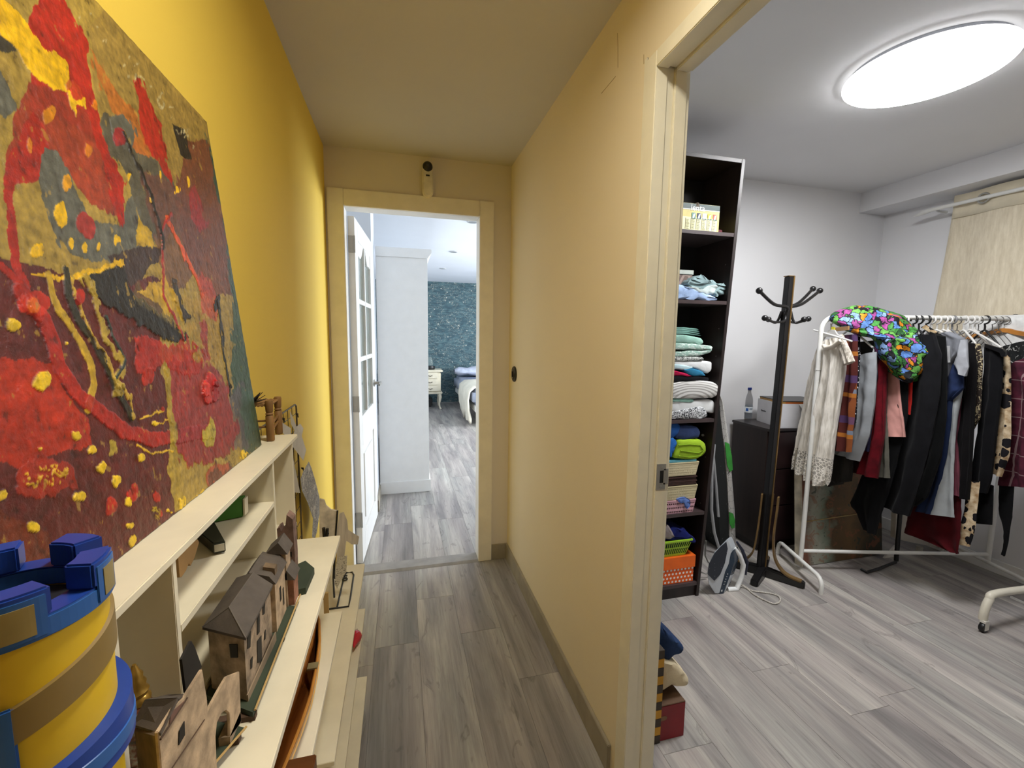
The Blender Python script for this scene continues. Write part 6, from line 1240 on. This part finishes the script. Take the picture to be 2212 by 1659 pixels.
# clip bar on the first hanger
T = railp(1797)-rd*.045; b = MB(); b.tube([gp(1758, 713), gp(1775, 718), gp(1840, 737)], .005, 8); tq = b.build('hanger_clip_bar', hp['white'], label='white clip bar across the top of the lace dress', cat='clip bar', smooth=True)
b = MB(); b.prism([gp(1776, 722), gp(1790, 716), (gp(1795, 712)), gp(1803, 713), gp(1808, 722), gp(1822, 728), gp(1820, 733), gp(1798, 728), gp(1776, 727)], rd*.006); b.build('hanger_web', hp['white'], tq, bevel=.001)
b = MB(); b.box(0, 1, 0, 1, 0, 1); 
T = railp(1800)-rd*.03; b = MB(); b.prism([gp(1803, 708), gp(1832, 704), gp(1832, 713), gp(1803, 716)], rd*.008); b.build('wooden_clip_hanger', mat((150, 114, 70), .5), label='flat wooden trouser hanger behind the white clip bar', cat='hanger', bevel=.001)
b = MB(); b.prism([gp(1797, 706), gp(1804, 706), gp(1804, 712), gp(1797, 712)], rd*-.004); b.build('size_tag', mat((226, 220, 30), .5), label='tiny yellow size tag on the first hanger', cat='tag')
T = railp(2030)-rd*.03; b = MB(); b.prism([gp(2126, 742), gp(2166, 754), gp(2171, 760), gp(2170, 770), gp(2162, 771), gp(2158, 762), gp(2126, 750)], rd*.012); b.build('black_clip_hanger', hp['black'], label='black plastic clip hanger over the black trousers', cat='hanger', bevel=.0015)
T = railp(1945)-rd*.02; b = MB(); b.prism([gp(1988, 707), gp(1998, 702), gp(2022, 718), gp(2016, 724)], rd*.012); b.build('leopard_collar', m_leo, label='leopard print collar poking out beside the black blazer', cat='collar', bevel=.002)
# ------------------------------------------------------------------ curtain on its rod
cu = thing('curtain', (3.30, 1.6, 1.05), 'beige linen eyelet curtain hanging before the window wall', 'curtain')
t = NT('beige_linen'); t.set(.95, 0, .1); f = t.noise(t.coord(scale=(1, 3, .5)), 16, 5, .7); t.base(t.ramp(f, [(.3, (196, 184, 160)), (.7, (222, 212, 190))])); t.bump(t.noise(t.coord(), 400, 2), .3, .002)
rows = []
for iv in range(25):
    s_ = iv/24; row = []; yl = 2.012+.11*s_**1.2; z = 2.255-1.2*s_
    for iu in range(60):
        w = iu/59; y = yl-(yl-.9)*w; x = 3.30+.028*math.sin(w*19+.6)*(.5+.5*s_)+.008*math.sin(w*7+s_*3)+.03*s_; row.append((x, y, z))
    rows.append(row)
b = MB(); b.grid(rows); o = b.build('cloth', t.m, cu, smooth=True); md = o.modifiers.new('t', 'SOLIDIFY'); md.thickness = .003
b = MB(); b.grid([[(r_[0]-.0035, r_[1], r_[2]) for r_ in [(p_[0], p_[1], 2.258-.135*q_) for p_ in rows[0]]] for q_ in (0, .5, 1)]); o = b.build('header_band', mat((212, 202, 178), .9, var=.04), cu, smooth=True); md = o.modifiers.new('t', 'SOLIDIFY'); md.thickness = .003
for yy in (1.856, 1.60, 1.34): b = MB(); b.tube(arcpts((3.282, yy, 2.198), .026, 0, 360, 22, (0, 1, 0), (0, 0, 1))[:-1], .0055, 8, closed=True); b.build('eyelet_ring', m_steel, cu, smooth=True)
ro = thing('curtain_rod', (3.3, 1.5, 2.18), 'thin white curtain rod under the beam', 'curtain rod')
b = MB(); b.tube([(3.275, 2.10, 2.198), (3.275, .7, 2.198)], .011, 12); b.build('rod', m_rack, ro, smooth=True)
b = MB(); b.tube([(3.275, 2.07, 2.198), (3.30, 2.10, 2.20), (3.36, 2.12, 2.20), (RW, 2.12, 2.20)], .008, 8); b.tube([(3.275, 2.10, 2.198), (3.28, 2.16, 2.194), (3.30, 2.22, 2.186)], [.011, .016, .004], 10); b.build('bracket', m_rack, ro, smooth=True)
rows = [[(3.27+.012*math.sin(w*1.7+z_*4)+.01*mnoise.noise(Vector((w, z_*3, 1))), 1.86-.022*w, 1.52-.05*z_) for w in range(40)] for z_ in range(9)]
b = MB(); b.grid(rows); o = b.build('plastic_sheet', mat((222, 222, 220), .3, var=.04, scale=40), label='crinkled white plastic sheet hanging low on the curtain, behind the hooks', cat='plastic sheet', smooth=True); md = o.modifiers.new('t', 'SOLIDIFY'); md.thickness = .002
# ------------------------------------------------------------------ flower canvas, white panel, black stand under the rack
fc = thing('flower_canvas', (2.65, 1.99, 0), 'unframed canvas painted with brown and rust flowers standing under the rack', 'painting')
t = NT('faded_flower_painting'); t.set(.6); v = t.coord(); s_ = t.n('ShaderNodeSeparateXYZ'); t.l(v, s_.inputs[0])
gx_ = t.math('ADD', t.math('MULTIPLY', s_.outputs[0], 1.6), t.math('MULTIPLY', t.noise(v, 6, 4), .5))
c = t.ramp(t.math('ADD', gx_, .22), [(0, (104, 66, 50)), (.12, (150, 150, 136)), (.26, (112, 122, 106)), (.36, (80, 62, 38)), (.6, (100, 76, 44)), (.8, (52, 46, 32))]); fl_ = t.noise(v, 17, 4, .6, 1.2)
c = t.mix(t.math('MULTIPLY', t.math('GREATER_THAN', fl_, .58), .5), c, (132, 78, 50)); c = t.mix(t.math('MULTIPLY', t.math('LESS_THAN', fl_, .36), .7), c, (34, 52, 46)); t.base(c); t.bump(fl_, .3, .002)
b = MB(); b.hexa([(2.347, 1.972, .004), (2.985, 1.975, .004), (2.985, 2.0, .004), (2.347, 2.0, .004), (2.347, 2.052, .70), (2.985, 2.055, .70), (2.985, 2.08, .70), (2.347, 2.08, .70)]); b.build('canvas', t.m, fc)
b = MB(); b.hexa([(2.335, 1.970, 0), (2.346, 1.970, 0), (2.346, 2.02, 0), (2.335, 2.02, 0), (2.335, 2.05, .70), (2.346, 2.05, .70), (2.346, 2.09, .70), (2.335, 2.09, .70)]); b.build('bare_edge', mat((186, 178, 160), .8, var=.15), fc)
b = MB(); b.tube([(2.35, 2.0, .27), (2.93, 2.002, .285)], .003, 6); b.build('painted_line', mat((150, 128, 84), .7), fc)
yw = 1.93
pp = [ay(u_, v_, yw) for u_, v_ in ((1937, 1085), (1934, 1163), (1960, 1170), (2030, 1184), (2062, 1186), (2082, 1160), (2082, 1060))]
sl = thing('white_stool', (pp[3].x, yw+.05, 0), 'small off-white table front with legs behind the hanging red skirt', 'table')
b = MB(); b.prism(pp, (0, .03, 0)); b.build('apron', mat((186, 180, 168), .7, var=.04), sl, bevel=.002)
for u_ in (1985, 2046): 
    p_ = ay(u_, 1180, yw+.02); b = MB(); b.tube([(p_.x, yw+.016, p_.z), (p_.x, yw+.016, 0)], .018, 12); b.build('leg', mat((176, 172, 160), .6), sl, smooth=True)
pa_ = az(1935, 1218, 0); bs_ = thing('black_stand', (pa_.x, pa_.y, 0), 'black metal stand foot on the floor under the rack', 'stand')
b = MB(); b.tube([az(1860, 1229, .012), az(1872, 1236, .008), az(1900, 1228, .012), az(1935, 1214, .03)], .008, 8); b.build('foot', m_blackp, bs_, smooth=True)
b = MB(); b.tube([Vector((pa_.x, pa_.y, .02)), Vector((pa_.x+.01, pa_.y+.02, .55))], .012, 8); b.build('post', m_blackp, bs_, smooth=True)
b = MB(); b.prism([az(1910, 1206, .0), az(1932, 1203, .0), az(1932, 1203, .0)+Vector((0, .0, .075))], (0, .01, 0)); b.build('paper_triangle', m_paper, label='small white paper corner on the floor beside the flower canvas', cat='paper')
# second rack's castor leg
r2 = thing('castor_rack', (2.668, 1.308, 0), 'curved white tube leg of another rack on a small castor at the right edge', 'clothes rack')
e_ = ay(2250, 1268, 1.32); P = [Vector((2.668, 1.308, .055)), Vector((2.672, 1.309, .10)), Vector((2.70, 1.312, .148)), Vector((2.75, 1.315, .172)), e_, Vector((3.30, 1.30, e_.z+.02))]
b = MB(); b.tube(smoothp(P, 5), .0165, 14); b.build('tube_leg', mat((208, 202, 186), .35, var=.03), r2, smooth=True)
b = MB(); b.tube([ay(2185, 1290, 1.33), ay(2260, 1325, 1.28)], .006, 8); b.build('brace', m_rack, r2, smooth=True)
b = MB(); b.lathe([(.020, -.010), (.0225, -.007), (.0225, .007), (.020, .010)], (2.664, 1.300, .0225), 20, 'y'); b.build('castor_wheel', m_blackp, r2, smooth=True)
b = MB(); b.box(2.652, 2.680, 1.288, 1.2895, .012, .058).box(2.652, 2.680, 1.3105, 1.312, .012, .058).box(2.652, 2.680, 1.2895, 1.3105, .046, .058); b.build('castor_fork', mat((214, 210, 200), .4), r2, bevel=.002)
# ------------------------------------------------------------------ boxes, cloth and jeans beside the door jamb
zt_ = ay(1434, 1402, 1.165).z; sb = thing('striped_box', (.79, 1.32, 0), 'tall narrow box with yellow and black warning stripes beside the door jamb', 'box')
n_ = 11
for i in range(n_):
    b = MB(); b.box(.735, .8345, 1.16, 1.50, zt_*i/n_, zt_*(i+1)/n_-.0003); b.build('stripe', mat((62, 50, 36), .6) if i % 2 == 0 else mat((206, 150, 34), .6), sb, bevel=.0008, label='yellow stripe' if i % 2 else 'dark brown stripe')
m_red = mat((132, 22, 32), .5, var=.08); rbx = thing('red_box', (.884, 1.24, 0), 'small dark red wooden box with a hand hole', 'box')
zr = .128; b = MB(); b.box(.8365, .931, 1.166, 1.174, 0, zr).box(.8365, .931, 1.37, 1.378, 0, zr).box(.923, .931, 1.174, 1.37, 0, zr).box(.8365, .8445, 1.174, 1.37, 0, zr).box(.8445, .923, 1.174, 1.37, 0, .008); b.build('box_body', m_red, rbx, bevel=.001)
b = MB(); b.box(.8365, .931, 1.166, 1.378, zr, zr+.004); b.build('lid', mat((92, 66, 44), .7, var=.15), rbx, bevel=.001)
b = MB(); hx = ay(1430, 1553, 1.165); b.prism([(hx.x+.012*math.cos(a_)+(.008 if math.cos(a_) > 0 else -.010), 1.1655, hx.z+.0085*math.sin(a_)) for a_ in [2*PI*i/20 for i in range(20)]], (0, -.0008, 0)); b.build('hand_hole', mat((134, 100, 72), .7), rbx)
loaf('cream_cloth', [(1425, 1430), (1445, 1428), (1462, 1434), (1480, 1452), (1493, 1472), (1488, 1481), (1468, 1487), (1450, 1482), (1440, 1490), (1425, 1495)], 1.19, .17, fabric((210, 196, 166), .05), 'folded cream cloth lying on the small red box', 'cloth', wr=.006, rnd=.02)
b = MB(); b.tube([ay(u_, v_, 1.187) for u_, v_ in ((1434, 1452), (1452, 1462), (1470, 1472), (1488, 1476))], .0025, 6); 
loaf('blue_jeans', [(1415, 1352), (1424, 1344), (1445, 1368), (1468, 1388), (1481, 1398), (1480, 1408), (1470, 1414), (1455, 1416), (1452, 1427), (1436, 1427), (1415, 1420)], 1.20, .17, fabric((36, 54, 86), .25), 'folded dark blue denim jeans on top of the cream cloth', 'jeans', wr=.008, rnd=.02)
# ------------------------------------------------------------------ bedroom things
wr_ = thing('wardrobe', (.02, 4.6, 0), 'tall white wardrobe with a cornice seen end-on through the bedroom door', 'wardrobe')
b = MB(); b.box(-.185, .229, 3.77, 5.9, .0, 2.00); b.build('carcass', m_satin, wr_, bevel=.002)
b = MB(); b.prism([(-.185, 0, 2.0), (.229, 0, 2.0), (.262, 0, 2.045), (.262, 0, 2.075), (-.185, 0, 2.075)], (0, 2.15, 0)); b.v = [(x, y+3.757, z) for x, y, z in b.v]; b.build('cornice', m_satin, wr_, bevel=.002)
b = MB(); b.box(-.188, .241, 3.757, 3.7695, 0, .105).box(.2295, .241, 3.7695, 5.9, 0, .105); b.build('skirting', m_satin, wr_, bevel=.002)
m_ivory = mat((214, 206, 184), .5, var=.04); ns = thing('nightstand', (.50, 8.3, 0), 'ivory nightstand with curved legs and three ornate drawers', 'nightstand')
b = MB(); b.box(.27, .715, 8.05, 8.45, .32, .69); b.build('body', m_ivory, ns, bevel=.02)
b = MB(); b.box(.24, .755, 8.01, 8.48, .69, .725); b.build('top', m_ivory, ns, bevel=.012)
b = MB(); b.box(.25, .745, 8.02, 8.47, .285, .32); b.build('lower_moulding', m_ivory, ns, bevel=.01)
for i in range(3):
    b = MB(); b.box(.29, .655, 8.03, 8.05, .335+i*.12, .445+i*.12); dd_ = b.build('drawer', m_ivory, ns, bevel=.003)
    b = MB(); b.tube([(.40, 8.025, .39+i*.12), (.44, 8.015, .375+i*.12), (.48, 8.012, .395+i*.12), (.52, 8.015, .375+i*.12), (.56, 8.025, .39+i*.12)], .006, 6); b.build('drawer_pull', mat((60, 52, 40), .5, .4), dd_)
for x in (.29, .69):
    for y in (8.06, 8.42):
        s_ = 1 if x > .5 else -1; b = MB(); b.tube([(x, y, .30), (x+s_*.015, y-.012, .22), (x-s_*.005, y, .10), (x+s_*.005, y-.01, .03), (x+s_*.022, y-.02, .001)], [.034, .028, .017, .015, .022], 10); b.build('leg', m_ivory, ns, smooth=True)
tl_ = thing('glass_lamp', (.53, 8.25, .725), 'small glass lamp with a black base on the nightstand', 'lamp')
b = MB(); b.lathe([(.085, .725), (.10, .75), (.09, .79), (.03, .80)], (.53, 8.25, 0), 20); b.build('lamp_base', m_blackp, tl_, smooth=True)
b = MB(); b.lathe([(.05, .801), (.06, .84), (.05, .92), (.03, .96)], (.53, 8.25, 0), 20); b.build('glass_shade', glass.m, tl_, smooth=True)
b = MB(); b.box(.30, .58, 8.3, 8.7, 0, .18); b.build('dark_storage_box', m_blackp, label='dark box on the floor under the nightstand', cat='box', bevel=.03)
bd = thing('bed', (1.8, 7.6, 0), 'low white bed with light blue sheets', 'bed')
b = MB(); b.box(1.07, 2.6, 6.3, 8.78, .22, .32); b.build('bed_frame', m_satin, bd, bevel=.01)
for x in (1.16, 2.5):
    for y in (6.6, 8.5): b = MB(); b.box(x-.03, x+.03, y-.03, y+.03, 0, .2195); b.build('leg', m_satin, bd)
b = MB(); b.box(1.04, 2.6, 6.32, 8.80, .3205, .56); b.build('mattress', fabric((176, 184, 204), .08), bd, bevel=.05, smooth=True)
rows = []
for i in range(14):
    a = i/13*2*PI; rows.append([(1.02+.78*j/9, 8.50+.20*math.cos(a)*(1-abs(2*j/9-1)**4*.5)+.01*math.sin(j*2.1+i), .665+(.085+.02*math.sin(j*1.7))*math.sin(a)*(1-abs(2*j/9-1)**4*.5)) for j in range(10)])
b = MB(); b.grid(rows); b.build('pillow', fabric((186, 192, 208), .1), label='creased light blue pillow at the head of the bed', cat='pillow', smooth=True)
rows = []; m_throw = mat((222, 216, 198), .95, var=.04, scale=6, bump=.3, bscale=30)
for i in range(18):
    s_ = i/17; y = 6.36+1.0*s_; row = []
    prof_ = [(1.55, .585), (1.25, .59), (1.06, .585), (1.0, .53), (.985, .40), (.99, .25), (1.0+.02*math.sin(i*1.3), .10+.12*abs(math.sin(i*.62))*(s_ > .3)), (1.01, .04+.10*abs(math.sin(i*.7)))]
    for k_, (x, z) in enumerate(prof_): row.append((x+.012*math.sin(i*1.9+k_), y+.02*math.sin(k_), z+.006*math.sin(i*2.3+k_*2)))
    rows.append(row)
b = MB(); b.grid(rows); o = b.build('throw_blanket', m_throw, label='thick cream scalloped throw hanging over the side of the bed', cat='blanket', smooth=True); md = o.modifiers.new('t', 'SOLIDIFY'); md.thickness = .03; md.offset = 1
for k_, y in enumerate((4.13, 5.64, 7.09)):
    dl = thing('ceiling_downlight', (.667, y, BC), 'recessed bedroom ceiling spot, %s from the hall' % ('nearest' if k_ == 0 else 'second' if k_ == 1 else 'farthest'), 'ceiling light', 'recessed bedroom spots')
    b = MB(); b.lathe([(.055, BC-.0005), (.055, BC-.006), (.042, BC-.008)], (.667, y, 0), 24); b.build('trim_ring', mat((190, 192, 194), .4), dl); b = MB(); b.lathe([(.040, BC-.008), (.040, BC-.0085)], (.667, y, 0), 24); b.build('lens', mat((140, 142, 144), .3), dl)
wn_ = struct('window_1', (4.2, 5.4, .75)); b = MB()
b.box(4.2, 4.25, 4.2, 6.6, .75, .80).box(4.2, 4.25, 4.2, 6.6, 2.10, 2.15).box(4.2, 4.25, 4.2, 4.25, .80, 2.10).box(4.2, 4.25, 6.55, 6.6, .80, 2.10).box(4.2, 4.25, 5.375, 5.425, .80, 2.10); b.build('window_frame', m_satin, wn_)
